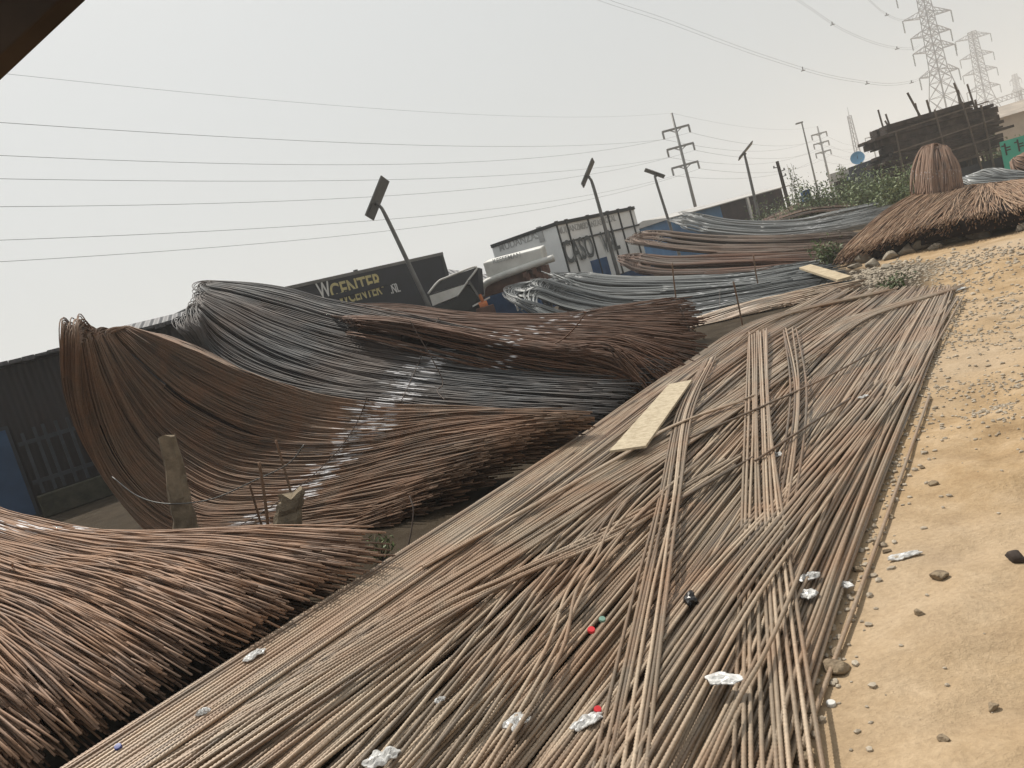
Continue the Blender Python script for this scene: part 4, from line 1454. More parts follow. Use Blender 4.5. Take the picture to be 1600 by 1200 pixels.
# gantry of the far switchyard
g0 = at_y(1535, 162, 260); g1 = at_y(1640, 126, 262)
root = empty('steel_gantry', (g0[0], g0[1], 0), 'pale steel lattice gantry behind the plank rack at right', 'gantry')
mb = MB()
for k in range(14):
    a = g0 * (1 - k / 14) + g1 * k / 14; b = g0 * (1 - (k + 1) / 14) + g1 * (k + 1) / 14
    mb.strut(a, b, .22); mb.strut(a - [0, 0, 1.5], b - [0, 0, 1.5], .22)
    mb.strut(a, b - [0, 0, 1.5], .13); mb.strut(a, a - [0, 0, 1.5], .13)
mb.build('beam', M['pylon'], root)
for k in (.12, .55, .98):
    a = g0 * (1 - k) + g1 * k
    mb = MB()
    for s in (-.5, .5):
        mb.strut([a[0] + s, a[1], 0], [a[0] + s * .6, a[1], a[2]], .22)
        for j in range(8):
            mb.strut([a[0] + s, a[1], a[2] * j / 8], [a[0] - s, a[1], a[2] * (j + 1) / 8], .1)
    mb.build('column', M['pylon'], root)

# high voltage twin conductors sweeping overhead
LD = unit((Pb - Pa)[:2])


def twin(pxs, y0, y1, label, spacers):
    ys = y0 * (y1 / y0) ** np.linspace(0, 1, len(pxs))
    pts = np.array([at_y(u, v, y) for (u, v), y in zip(pxs, ys)])
    root = empty('conductor_line', pts[0], label, 'power line', 'high voltage conductors from the nearest pylon')
    P = spline(pts, 60)
    for s in (-1, 1):
        o = np.array([.0, 0, .2 * s])
        rr = .022 * np.clip(P[:, 1] / 150, .35, 1.0)
        link('conductor', tube_mesh('conductor', (P + o)[None], rr[None], 5, [.5], np.zeros((1, 60))), M['cable'], root)
    for u in spacers:
        k = int(u * 59)
        mb = MB()
        k_ = P[k, 1] / 200
        mb.strut(P[k] + [0, 0, -.3], P[k] + [0, 0, .3], .2 * k_, .2 * k_)
        mb.strut(P[k] + [-.55 * k_, 0, -.25], P[k] + [.55 * k_, 0, -.25], .16 * k_, .2 * k_)
        mb.build('spacer', M['panel'], root)


twin([(1442, 118), (1430, 126), (1390, 132), (1335, 126), (1280, 115), (1190, 87), (1120, 62), (1040, 32), (940, -1), (850, -38)], 206, 62, 'lowest twin high voltage line sweeping from the nearest pylon to the top edge', (.22, .44, .64))
twin([(1437, 70), (1425, 76), (1380, 71), (1320, 48), (1263, 11), (1240, -4), (1190, -36)], 206, 110, 'middle twin high voltage line at the upper right', (.33, .66))
twin([(1424, 31), (1405, 31), (1380, 19), (1358, 0), (1330, -24)], 206, 150, 'short topmost twin high voltage line left of the nearest pylon', (.5,))

# street lamp and old wooden pole among the shrubs
p = at_y(1281, 312, 95); p[2] = 0
root = empty('street_lamp', p, 'thin tall street lamp with a small head left of the second power pole', 'street lamp')
q = at_y(1257, 190, 95)
mb = MB(); mb.rod(p, [p[0], p[1], q[2]], .14, .08, 8)
mb.build('pole', M['galv'], root)
mb = MB(); mb.box([p[0], p[1], q[2]], [1, 0, 0], [0, 1, 0], [0, 0, 1], -.75, .12, -.15, .15, -.08, .1)
mb.build('lamp_head', M['panel'], root, bevel=.03)
p = at_y(1238, 338, 46); p[2] = 0
root = empty('utility_pole', p, 'short dark wooden utility pole with small insulators above the shrubs', 'utility pole')
q = at_y(1221, 250, 46)
mb = MB(); mb.rod(p, [p[0] - .12, p[1], q[2]], .13, .09, 10)
mb.build('pole', M['darkwood'], root)
for dz, s in ((.35, -1), (.62, 1), (.95, 1)):
    mb = MB()
    c0 = np.array([p[0] - .1, p[1], q[2] - dz])
    mb.strut(c0, c0 + [s * .28, 0, .02], .05)
    mb.rod(c0 + [s * .28, 0, 0], c0 + [s * .28, 0, .14], .06, .04, 8)
    mb.build('insulator', M['panel'], root)


# ------------------------------------------------------------------ trailers and trucks
UP = np.array([0, 0, 1.0])


def flat3(p, z):
    return np.array([p[0], p[1], z])


def wheel(mb, c, ax, r, w):
    mb.rod(np.asarray(c) - ax * w / 2, np.asarray(c) + ax * w / 2, r, r, 24)


# dark lettered curtain trailer
ZT = 3.75
a, b = on_z(430, 454, ZT), on_z(691, 396, ZT)
ax = unit(np.array([b[0] - a[0], b[1] - a[1], 0]))
nrm = np.cross(ax, UP)                                      # toward the camera
L = np.linalg.norm((b - a)[:2])
o0 = flat3(a, 0)
root = empty('curtain_trailer', o0, 'dark navy curtain sided trailer with yellow and white lettering', 'trailer')
mb = MB(); mb.box(o0, ax, nrm, UP, -3, L, -2.5, 0, 1.1, ZT - .06)
mb.build('body', M['sign'], root)
mb = MB(); mb.box(o0, ax, nrm, UP, -3.02, L + .02, -2.52, .03, ZT - .06, ZT + .05)
mb.build('roof_rail', M['galv'], root)
mb = MB(); mb.box(o0, ax, nrm, UP, L - .16, L + .01, -2.51, .02, 1.1, ZT - .06)
mb.build('corner_post', M['black_trim'], root)
mb = MB(); mb.box(o0, ax, nrm, UP, -3, L, -2.3, -.1, .85, 1.1)
mb.build('chassis', M['black_trim'], root)
for k in (.4, 1.6, 2.8):
    for s in (-.25, -2.25):
        mb = MB(); wheel(mb, o0 + ax * (L - 1.0 - k) + nrm * s + UP * .5, nrm, .5, .3)
        mb.build('wheel', M['black'], root)
def on_face(u, v, o, n):
    r = ray(u, v)
    e = np.array([0, 0, EYE])
    return e + r * (np.dot(o - e, n) / np.dot(r, n))
# lettering: two lines, the fold of the curtain hides the foot of one and the head of the other
pw = on_face(499, 463, o0, nrm); pe = on_face(605, 431, o0, nrm)
szT = .60
tl = text('W', 'lettering', on_face(500, 467, o0, nrm), ax, UP, szT * 1.25, M['white_letter'], root, sx=.62)
tl = text('CENTER', 'lettering', on_face(519, 468, o0, nrm), ax, UP, szT * 1.25, M['yellow'], root, sx=.79)
tl = text('WCENTER', 'lettering', on_face(531, 476, o0, nrm), ax, UP, szT * .95, M['yellow'], root, sx=.68)
tl = text('.NL', 'lettering', on_face(611, 459, o0, nrm), ax, UP, szT * .72, M['white_letter'], root, sx=.7)
tl = text('...', 'lettering', on_face(612, 446, o0, nrm), ax, UP, szT * .6, M['white_letter'], root, sx=.9)
f0 = on_face(500, 470, o0, nrm); f1 = on_face(604, 441, o0, nrm)
mb = MB()
dz = f1 - f0
mb.box(f0, unit(dz), nrm, np.cross(nrm, unit(dz)), 0, np.linalg.norm(dz), .0, .05, -.11, .07)
mb.build('curtain_fold', M['sign'], root, bevel=.015)
mb = MB(); p = on_z(558, 428, ZT); mb.box(p, ax, nrm, UP, -.06, .06, -.1, .02, 0, .16)
mb.build('roof_catch', M['black_trim'], root)

# white removals box trailer
ZB = 3.6
fl, fr, rr_ = on_z(768, 385, ZB), on_z(868, 350, ZB), on_z(990, 325, ZB)
ax = unit(np.array([rr_[0] - fr[0], rr_[1] - fr[1], 0])); L = np.linalg.norm((rr_ - fr)[:2])
fx = unit(np.array([fl[0] - fr[0], fl[1] - fr[1], 0])); Wd = np.linalg.norm((fl - fr)[:2])
nrm = np.cross(ax, UP); fn = np.cross(UP, fx)
if nrm @ (-fr) < 0: nrm = -nrm
if fn @ (-fr) < 0: fn = -fn
o0 = flat3(fr, 0)
root = empty('box_trailer', o0, 'white removals box trailer with dark ribs and large dark lettering', 'trailer')
c = [o0, o0 + ax * L, o0 + ax * L + fx * Wd, o0 + fx * Wd]
mb = MB(); mb.hexa([flat3(q, 1.05) for q in c], [flat3(q, ZB - .05) for q in c])
mb.build('box_body', M['panel_white'], root)
mb = MB()
mb.strut(flat3(c[0], ZB) + (nrm + fn) * .0, flat3(c[1], ZB), .12, .14); mb.strut(flat3(c[0], ZB), flat3(c[3], ZB), .10, .14)
mb.strut(flat3(c[1], ZB), flat3(c[2], ZB), .10, .14); mb.strut(flat3(c[2], ZB), flat3(c[3], ZB), .10, .14)
mb.build('roof_rail', M['black_trim'], root)
RIB = []
for u0, u1 in ((870, 900), (864 + 0, 0),):
    pass
for (u, v) in ((869, 352), (884, 347), (917, 340), (948, 333), (965, 331), (983, 326)):
    p = on_face(u, v, o0, nrm)
    s = (p - o0) @ ax
    mb = MB(); mb.box(o0 + ax * s, ax, nrm, UP, -.032, .032, .0, .045, 1.02, ZB - .075)
    mb.build('rib', M['black_trim'], root)
    mb = MB(); mb.box(o0 + ax * s, ax, nrm, UP, -.08, .08, .0, .07, ZB - .07, ZB + .10)
    mb.build('rib_cap', M['black_trim'], root)
m0 = on_face(874, 381, o0, nrm); s0 = (m0 - o0) @ ax
mb = MB(); mb.box(o0, ax, nrm, UP, s0 + .05, L, .046, .075, m0[2] - .035, m0[2] + .035)
mb.build('side_rail', M['black_trim'], root)
t0 = on_face(884, 408, o0, nrm); t1 = on_face(889, 381, o0, nrm)
text('CASO', 'lettering', on_face(884, 412, o0, nrm), ax, UP, 1.22, M['dark_letter'], root, off=.082, sx=.62)
text('VAL', 'lettering', on_face(943, 395, o0, nrm), ax, UP, 1.22, M['dark_letter'], root, off=.082, sx=.56)
text('MUDANZAS', 'lettering', on_face(872, 366, o0, nrm), ax, UP, .34, M['faint_letter'], root, off=.012, sx=1.0)
text('MUDANZAS', 'lettering', on_face(905, 359, o0, nrm), ax, UP, .34, M['faint_letter'], root, off=.012, sx=.9)
text('LOCAL', 'lettering', on_face(943, 349, o0, nrm), ax, UP, .34, M['faint_letter'], root, off=.012, sx=.9)
text('MUDANZAS', 'lettering', on_face(781, 393, flat3(fl, 0), fn), -fx, UP, .42, M['faint_letter'], root, off=.012, sx=.95)
mb = MB(); p = on_face(845, 366, o0, fn); mb.box(p, fx, fn, UP, -.12, .12, 0, .04, -.3, .3)
mb.build('vent', M['faint_letter'], root)
# blue panel low on the side and blue drops under the skirt
p0, p1 = on_face(922, 408, o0, nrm), on_face(946, 397, o0, nrm)
mb = MB(); s0, s1 = (p0 - o0) @ ax, (p1 - o0) @ ax
mb.box(o0, ax, nrm, UP, s0, s1, .001, .03, 1.0, p0[2])
mb.build('side_panel', M['blue'], root)
mb = MB(); mb.box(o0, ax, nrm, UP, .05, L - .05, -.06, -.02, .55, 1.04)
mb.build('skirt', M['blue'], root)
mb = MB(); mb.box(o0, fx, fn, UP, .1, Wd * .9, -.25, -.03, .55, 1.04)
mb.build('front_skirt', M['blue'], root)
for k in (.6, 1.4):
    for s in (-.3, -2.0):
        mb = MB(); wheel(mb, o0 + ax * (L - k * 1.1) + nrm * s + UP * .48, nrm, .48, .3)
        mb.build('wheel', M['black'], root)

# white and blue truck cab in front of the box trailer
cbY = 26.5
o1 = at_y(756, 470, cbY); o1[2] = 0
cR_ = at_y(858, 440, cbY - .6); cR_[2] = 0
cx_ = unit(cR_ - o1); cW = np.linalg.norm(cR_ - o1); cn = np.cross(cx_, UP)      # toward camera
cn = cn if cn @ (-o1) > 0 else -cn
root = empty('truck_cab', o1, 'truck cab with white roof deflector and blue front before the box trailer', 'truck')
def cz_(u, v): return on_face(u, v, o1, cn)
mb = MB(); mb.box(o1, cx_, cn, UP, .06, cW * .80, -1.7, 0, .6, cz_(780, 458)[2])
mb.build('cab_body', M['blue'], root, bevel=.05)
zb0, zb1 = cz_(790, 455)[2], cz_(800, 428)[2]
mb = MB()
lo = [o1 + cx_ * .05 + cn * .0, o1 + cx_ * cW * .94, o1 + cx_ * cW * .94 - cn * 1.7, o1 + cx_ * .05 - cn * 1.7]
hi = [o1 + cx_ * .12 - cn * .12, o1 + cx_ * cW * .94 - cn * .12, o1 + cx_ * cW * .94 - cn * 1.7, o1 + cx_ * .12 - cn * 1.7]
mb.hexa([flat3(q, zb0) for q in lo], [flat3(q, zb1) for q in hi])
mb.build('windscreen', M['cab_brown'], root, bevel=.02)
mb = MB()
P = spline([cz_(753, 462) , cz_(754, 450), cz_(762, 441), cz_(790, 429), cz_(830, 415), cz_(866, 403)], 30)
P = P + cn * .06
link('roof_edge', tube_mesh('roof_edge', P[None], .12, 10, [.5], np.zeros((1, 30))), M['white'], root)
zr = zb1
mb = MB(); mb.hexa([flat3(q, zr - .02) for q in hi], [flat3(q, zr + .10) - (0 if i < 2 else 0) * cn for i, q in enumerate(hi)])
mb.build('roof', M['white'], root, bevel=.03)
# deflector: rounded wedge
fb = [cz_(762, 437), cz_(850, 409), cz_(845, 387), cz_(754, 411)]
mb = MB()
b0 = [q + cn * .0 for q in fb]
b1 = [fb[0] - cn * 1.1, fb[1] - cn * 1.1, fb[2] - cn * .9 + UP * .1, fb[3] - cn * .9 + UP * .1]
mb.hexa(b0, b1)
mb.build('roof_deflector', M['white'], root, bevel=.05)
text('KESSEMAN', 'lettering', cz_(771, 412), unit(fb[2] - fb[3]), UP, .21, M['faint_letter'], root, off=.03, sx=1.0)
mb = MB()
for k in range(7):
    p = cz_(822 + k * 5, 428 - k * 1.6 + (k % 3) * 6)
    mb.box(p + cn * .02, cx_, cn, UP, -.09, .06, 0, .12, -.1, .07 + .05 * (k % 2))
mb.build('visor_bracket', M['cab_brown'], root, bevel=.01)
mb = MB(); p = cz_(800, 452); mb.box(p + cn * .05, cx_, cn, UP, -.2, .45, 0, .2, -.05, .05)
mb.build('mirror_arm', M['white'], root, bevel=.02)
for k in (0, 1):
    mb = MB(); p = cz_(806 + k * 7, 470 - k * 2); mb.box(p + cn * .08, cx_, cn, UP, -.03, .03, 0, .03, -.35, .35)
    mb.build('ladder_rail', M['white'], root)
for s in (.25, cW * .62):
    mb = MB(); wheel(mb, o1 + cx_ * s - cn * .8 + UP * .48, cx_, .48, .3)
    mb.build('wheel', M['black'], root)

# small tilted cab with dark window
tY = 24.5
o2 = at_y(700, 470, tY)
tn = np.array([0, -1.0, 0])
T_ = lambda u, v: at_y(u, v, tY)
root = empty('tilted_cab', flat3(o2, 0), 'pale grey truck cab tilted forward, its dark side window above a cream panel', 'truck cab')
back = np.array([.15, 1.5, 0])
mb = MB(); mb.prism([T_(670, 459), T_(684, 442), T_(697, 434), T_(744, 418), T_(732, 437), T_(728, 443)], back)
mb.build('cab_shell', M['glass'], root)
mb = MB(); mb.prism([T_(671, 462), T_(727, 444), T_(716, 462), T_(676, 478)], back)
mb.build('door_panel', M['white'], root)
fr_ = [T_(669, 459), T_(684, 441), T_(697, 434), T_(744, 417), T_(731, 439), T_(714, 463)]
P = spline(fr_, 50) + np.array([0, -.03, 0])
link('window_frame', tube_mesh('window_frame', P[None], .035, 6, [.5], np.zeros((1, 50))), M['white'], root)
mb = MB(); mb.prism([T_(746, 419), T_(749, 462), T_(731, 440)], back)
mb.build('rear_panel', M['sign'], root)
mb = MB(); mb.strut(T_(732, 438) + [0, -.03, 0], T_(750, 466) + [0, -.03, 0], .07)
mb.build('brace', M['galv'], root)
mb = MB(); mb.prism([T_(714, 464), T_(728, 445), T_(748, 464), T_(735, 485), T_(690, 492), T_(680, 480)], back * .9)
mb.build('engine_bay', M['black_trim'], root)
mb = MB(); e2 = flat3(o2, 0); mb.box(e2, [1, 0, 0], [0, 1, 0], UP, -.4, 1.0, .1, 1.4, 0, T_(700, 480)[2])
mb.build('chassis', M['black_trim'], root)
# orange machine part in the clutter
p = at_y(757, 480, 24.0)
root = empty('water_pump', flat3(p, 0), 'orange painted pump with a white cover beside the blue cab', 'pump')
mb = MB(); mb.box(flat3(p, 0), [1, 0, 0], [0, 1, 0], UP, -.28, .3, -.2, .3, 0, p[2] + .02)
mb.build('base', M['cab_brown'], root, bevel=.03)
mb = MB(); mb.rod(p + [-.13, 0, .02], p + [.13, 0, .05], .17, .14, 14); mb.rod(p + [0, 0, .1], p + [-.03, 0, .42], .06, .05, 10)
mb.build('pump_body', M['orange'], root)
mb = MB(); mb.box(p, [1, 0, .2], [0, 1, 0], UP, -.35, .25, .05, .3, .17, .22)
mb.build('cover', M['white'], root, bevel=.01)
# blue drum far among the heaps
p = at_y(1259, 306, 38)
mb = MB()
prof = [(z_ * .62, r_ * .75) for z_, r_ in [(0, .27), (.03, .29), (.28, .285), (.30, .30), (.32, .285), (.56, .285), (.58, .30), (.60, .285), (.86, .285), (.88, .27)]]
cen = np.array([p[0], p[1], p[2] - .27])
for (z0, r0), (z1, r1) in zip(prof[:-1], prof[1:]):
    mb.rod(cen + [0, 0, z0], cen + [0, 0, z1], r0, r1, 20)
tag(mb.build('plastic_drum', M['blue']), 'small blue plastic drum standing under the shrubs', 'drum')
mb = MB(); mb.box([cen[0], cen[1], 0], [1, 0, 0], [0, 1, 0], UP, -.6, .6, -.5, .5, 0, cen[2])
tag(mb.build('concrete_block', M['conc']), 'low concrete block carrying the small blue drum', 'block')


# ------------------------------------------------------------------ buildings
def shed(name, label, a, b, depth, z_eave, rise, wall_m, roof_m, over=.15, cat='shed', group=None, hip=0.0):
    """a..b = front eave line in plan; ridge half way back"""
    a, b = flat3(a, 0), flat3(b, 0)
    ax = unit(b - a); L = np.linalg.norm(b - a)
    bk = np.cross(UP, ax)
    if bk @ a < 0: bk = -bk
    root = empty(name, a, label, cat, group)
    mb = MB(); mb.box(a, ax, bk, UP, 0, L, .05, depth - .05, 0, z_eave)
    mb.build('wall', wall_m, root)
    c = lambda x, y, z: a + ax * x + bk * y + UP * z
    o = over
    mb = MB()
    e0, e1, e2, e3 = c(-o, -o, z_eave), c(L + o, -o, z_eave), c(L + o, depth + o, z_eave), c(-o, depth + o, z_eave)
    r0, r1 = c(-o + hip, depth / 2, z_eave + rise), c(L + o - hip, depth / 2, z_eave + rise)
    dn = np.array([0, 0, -.05])
    mb.add([e0, e1, r1, r0, e2, e3, e0 + dn, e1 + dn, e2 + dn, e3 + dn], [(0, 1, 2, 3), (3, 2, 4, 5), (0, 3, 5), (1, 4, 2), (6, 9, 8, 7), (0, 6, 7, 1), (1, 7, 8, 4), (4, 8, 9, 5), (5, 9, 6, 0)])
    mb.build('roof', roof_m, root)
    return root, c, L, ax, bk


corr_dark = corrugated('dark_corrugated_sheet', (0.105, 0.105, 0.115), (0.075, 0.075, 0.08), .20, (.9, .3))
corr_wall = corrugated('red_black_corrugated_wall', (0.020, 0.011, 0.010), (0.006, 0.005, 0.006), .22, (.85, .5))
# dark hip roofed shed behind the tilted cab
a, b = at_y(630, 452, 32.5), at_y(782, 428, 35)
root, c, L, ax, bk = shed('hip_roof_shed', 'shed with grey corrugated hip roof behind the tilted cab', a, b, 9.0, 2.3, 1.72, M['shackdark'], corr_dark, hip=1.6)
mb = MB(); s0 = .95
zz = lambda y: 2.3 + 1.72 * y / 4.5
mb.hexa([c(3.0, .2, zz(.2) + .01), c(3.9, .2, zz(.2) + .01), c(1.7, 3.1, zz(3.1) + .01), c(.8, 3.1, zz(3.1) + .01)], [c(3.0, .2, zz(.2) + .05), c(3.9, .2, zz(.2) + .05), c(1.7, 3.1, zz(3.1) + .05), c(.8, 3.1, zz(3.1) + .05)])
mb.build('skylight_sheet', surf('cream_skylight', (.60, .54, .46), None, 3, .6), root)

# left yard wall: dark sheet building with blue door and picket gate
wa, wb = at_y(-120, 760, 14.2), at_y(330, 640, 17.0)
wa, wb = flat3(wa, 0), flat3(wb, 0)
ax = unit(wb - wa); L = np.linalg.norm(wb - wa); nrm = np.cross(ax, UP)
nrm = nrm if nrm @ (-wa) > 0 else -nrm
zl = on_face(60, 559, wa, nrm)[2]
root = empty('yard_shed', wa, 'dark red sheet walled shed with a low eave at the left edge', 'shed')
mb = MB(); mb.box(wa, ax, nrm, UP, 0, L, -5, 0, 0, zl - .03)
mb.build('wall', corr_wall, root)
mb = MB()
for k in range(26):
    s = -.3 + (L + .6) * k / 26
    mb.box(wa, ax, nrm, UP, s, s + (L + .6) / 26 - .01, -5.2, .28 + random.uniform(-.03, .03), zl + random.uniform(-.02, .02), zl + .06 + random.uniform(0, .02))
mb.build('roof', corr_dark, root)
# door
d0, d1 = on_face(-25, 680, wa, nrm), on_face(8, 672, wa, nrm)
s0, s1 = (d0 - wa) @ ax, (d1 - wa) @ ax
dr = MB(); dr.box(wa, ax, nrm, UP, s0 - .6, s1, .02, .08, .05, d1[2])
door = dr.build('door', M['doorblue'], root, bevel=.005)
mb = MB(); mb.box(wa, ax, nrm, UP, s0 - .65, s1 + .06, .0, .05, .0, d1[2] + .07)
mb.build('door_frame', M['gate'], root)
# picket gate
root = empty('picket_gate', wa + ax * (s1 + .2) + nrm * .35, 'dull steel picket gate standing right of the blue door', 'gate')
g0 = wa + nrm * .35
for k, (u, v) in enumerate(((34, 677), (52, 667), (66, 662), (86, 657), (104, 652), (124, 648), (142, 643))):
    t = on_face(u, v, g0, nrm)
    s = (t - g0) @ ax
    mb = MB(); mb.box(g0, ax, nrm, UP, s - .03, s + .03, -.02, .02, .42, t[2])
    mb.add([], [])
    mb.build('picket', M['gate'], root)
tq = on_face(60, 686, g0, nrm)
mb = MB(); mb.box(g0, ax, nrm, UP, s1 + .12, s1 + 2.2, -.06, -.021, tq[2] - .04, tq[2] + .04)
mb.build('rail', M['gate'], root)
mb = MB(); mb.box(g0, ax, nrm, UP, s1 + .12, s1 + 2.2, -.06, -.021, .62, .70)
mb.build('rail', M['gate'], root)
mb = MB(); mb.box(wa + nrm * .8, ax, nrm, UP, s1 + .1, s1 + 5.2, -.15, .15, 0, .42)
tag(mb.build('low_wall', M['moss'], bevel=.02), 'low mossy concrete wall at the foot of the picket gate', 'wall')
# second roof behind the crest
ra, rb = at_y(185, 506, 19.5), at_y(345, 470, 21.5)
root, c, L, ax, bk = shed('sheet_roof_shed', 'shed with grey corrugated roof between the two looped crests', at_y(196, 522, 17.5), at_y(430, 466, 19.5), 4.0, 3.05, .42, M['shackdark'], corr_dark, over=.2)

# far row of shacks
a, b = at_y(1003, 346, 52), at_y(1050, 336, 53)
shed('small_shed', 'small pale gabled shed right of the box trailer', a, b, 4, 2.35, .75, M['roofgrey'], M['roofwhite'])
a, b = at_y(1049, 342, 48), at_y(1126, 322, 50)
shed('blue_shack', 'bright blue sheet shack with pale roof behind the humped grey bundle', a, b, 4.5, at_y(1090, 326, 49)[2] - .1, .35, M['shackblue'], M['roofwhite'], over=.3)
a, b = at_y(1124, 328, 51), at_y(1222, 296, 53)
zt = at_y(1165, 306, 52)[2]
root, c, L, ax, bk = shed('open_shack', 'long dark open fronted shack with pale roof edge and white post', a, b, 5, zt - .1, .3, M['shackdark'], M['roofwhite'], over=.5)
mb = MB(); mb.box(c(0, 0, 0), ax, -bk, UP, L * .36, L * .36 + .16, .35, .5, 0, zt - .1)
mb.build('post', M['white'], root)
mb = MB(); mb.box(c(0, 0, 0), ax, -bk, UP, L * .02, L * .34, .02, .3, 0, 1.55)
mb.build('lower_sheet', M['wallred'], root)
mb = MB(); mb.box(c(0, 0, 0), ax, -bk, UP, L * .05, L * .38, .6, 1.3, 0, 1.25)
tag(mb.build('tarpaulin_stack', M['blue'], bevel=.08), 'low blue tarpaulin covered stack before the open shack', 'tarpaulin')
# shed with dish
a, b = at_y(1300, 278, 50), at_y(1361, 254, 48)
root, c, L, ax, bk = shed('grey_fascia_shed', 'low shed with grey fascia carrying the pale blue dish', a, b, 4, at_y(1340, 270, 49)[2], .1, M['shackdark'], M['roofgrey'], over=.2)
mb = MB(); z1 = at_y(1340, 262, 49)[2]; mb.box(c(0, 0, 0), ax, -bk, UP, 0, L, .05, .2, z1 - .45, z1 + .12)
mb.build('fascia', M['roofwhite'], root)
a, b = at_y(1362, 262, 46), at_y(1420, 244, 46)
shed('dark_blue_shed', 'dark blue tarpaulin roofed shed left of the plank rack', a, b, 4, at_y(1390, 262, 46)[2], .35, M['shackdark'], surf('dark_blue_sheet', (.02, .04, .10), None, 1, .7), over=.2)
p = at_y(1340, 248, 48.5)
root = empty('satellite_dish', p, 'pale blue round dish on the edge of the low shed roof', 'dish')
vs, fs = [], []
fw = unit(np.array([-.35, -.8, .35])); sx_ = unit(np.cross(fw, UP)); sy_ = np.cross(sx_, fw)
for j in range(7):
    rr0 = .42 * j / 6
    for i in range(24):
        an = 2 * math.pi * i / 24
        vs.append(p + (sx_ * math.cos(an) + sy_ * math.sin(an)) * rr0 + fw * (rr0 ** 2 * .9))
for j in range(6):
    for i in range(24):
        fs.append((j * 24 + i, j * 24 + (i + 1) % 24, (j + 1) * 24 + (i + 1) % 24, (j + 1) * 24 + i))
mb = MB(); mb.add(vs, fs); mb.add([np.array(v) - fw * .03 for v in vs], [q[::-1] for q in fs])
mb.build('reflector', M['dish'], root, smooth=True)
mb = MB(); mb.rod(p - fw * .03, p - fw * .2 - UP * .5, .03, .03, 8); mb.rod(p + fw * .02, p + fw * .45, .015, .015, 6)
mb.build('mount', M['galv'], root)
# mint wall at the right edge and cream hall behind
a, b = flat3(at_y(1562, 224, 36), 0), flat3(at_y(1680, 182, 34.5), 0)
ax = unit(b - a); nrm = np.cross(ax, UP); nrm = nrm if nrm @ (-a) > 0 else -nrm
L = np.linalg.norm(b - a); zt = at_y(1580, 217, 35.7)[2]
root = empty('mint_wall', a, 'mint green painted wall with dark marks at the right edge', 'wall')
mb = MB(); mb.box(a, ax, nrm, UP, 0, L, -.15, 0, 0, zt)
mb.build('wall_face', M['mint'], root)
for u, v in ((1571, 232), (1591, 226)):
    p = on_face(u, v, a, nrm)
    mb = MB(); mb.box(p, ax, nrm, UP, -.035, .035, .001, .02, -.32, .24)
    for dz in (-.1, .02):
        mb.box(p, ax, nrm, UP, .036, .2, .001, .02, dz - .03, dz + .03)
    mb.box(p, ax, nrm, UP, -.14, -.036, .001, .02, .1, .16)
    mb.build('wall_mark', M['black_trim'], root)
a, b = at_y(1530, 222, 75), at_y(1720, 160, 72)
shed('cream_hall', 'long cream walled hall with brown eave behind the mint wall', a, b, 12, at_y(1570, 182, 74)[2], 1.3, M['cream'], surf('tan_sheet_roof', (.40, .34, .28), None, .6, .7), over=.6)

# plank rack
YR = 37.0
ra, rb = flat3(at_y(1402, 284, YR), 0), flat3(at_y(1569, 234, YR), 0)
ax = unit(rb - ra); L = np.linalg.norm(rb - ra); bk = np.cross(UP, ax); bk = bk if bk @ ra > 0 else -bk
root = empty('scaffold_rack', ra, 'tall rough scaffold rack of poles holding stacked dark planks', 'rack')
rf = lambda u, v: on_face(u, v, ra, -bk)
def rpole(b_, t_, r, dep=0.0):
    q0, q1 = rf(*b_), rf(*t_)
    d = q1 - q0
    q0 = q0 - d * (q0[2] / d[2]) if abs(d[2]) > .1 else q0
    mb = MB(); mb.rod(q0 - bk * (.12 - dep), q1 - bk * (.12 - dep), r, r * .85, 8)
    mb.build('pole', M['pole_wood'], root)
rpole((1411, 278), (1397, 205), .05)
rpole((1469, 216), (1458, 172), .05)
rpole((1523, 236), (1501, 160), .05)
rpole((1545, 235), (1530, 165), .05)
rpole((1399, 195), (1390, 163), .05, 1.2); rpole((1404, 192), (1397, 172), .05, .9); rpole((1397, 195), (1391, 185), .05, .6)
rpole((1450, 176), (1430, 139), .06, .8); rpole((1453, 172), (1448, 153), .045, 1.1); rpole((1460, 170), (1455, 153), .06, .5); rpole((1513, 153), (1502, 124), .055, .7); rpole((1517, 150), (1514, 133), .07, 1.0); rpole((1526, 150), (1519, 128), .05, .5)
for (u0, v0), (u1, v1) in (((1385, 210), (1540, 160)), ((1392, 240), (1548, 188)), ((1400, 262), (1550, 215))):
    q0, q1 = rf(u0, v0) - bk * .2, rf(u1, v1) - bk * .2
    mb = MB(); mb.strut(q0, q1, .06, .06)
    mb.build('rail', M['pole_wood'], root)
for k in range(3):
    for s in (0.35, 1.9):
        p = ra + ax * (L * (.12 + .38 * k)) + bk * s
        mb = MB(); mb.rod(p, p + UP * 4.2, .06, .05, 8)
        mb.build('pole', M['pole_wood'], root)
for k in range(2):
    p = ra + UP * 1.62 + bk * (.3 + 1.5 * k)
    mb = MB(); mb.strut(p + ax * .2, p + ax * (L - .2), .12, .14)
    mb.build('bearer', M['pole_wood'], root)
z = 1.72
i = 0
ztop = at_y(1460, 172, YR)[2]
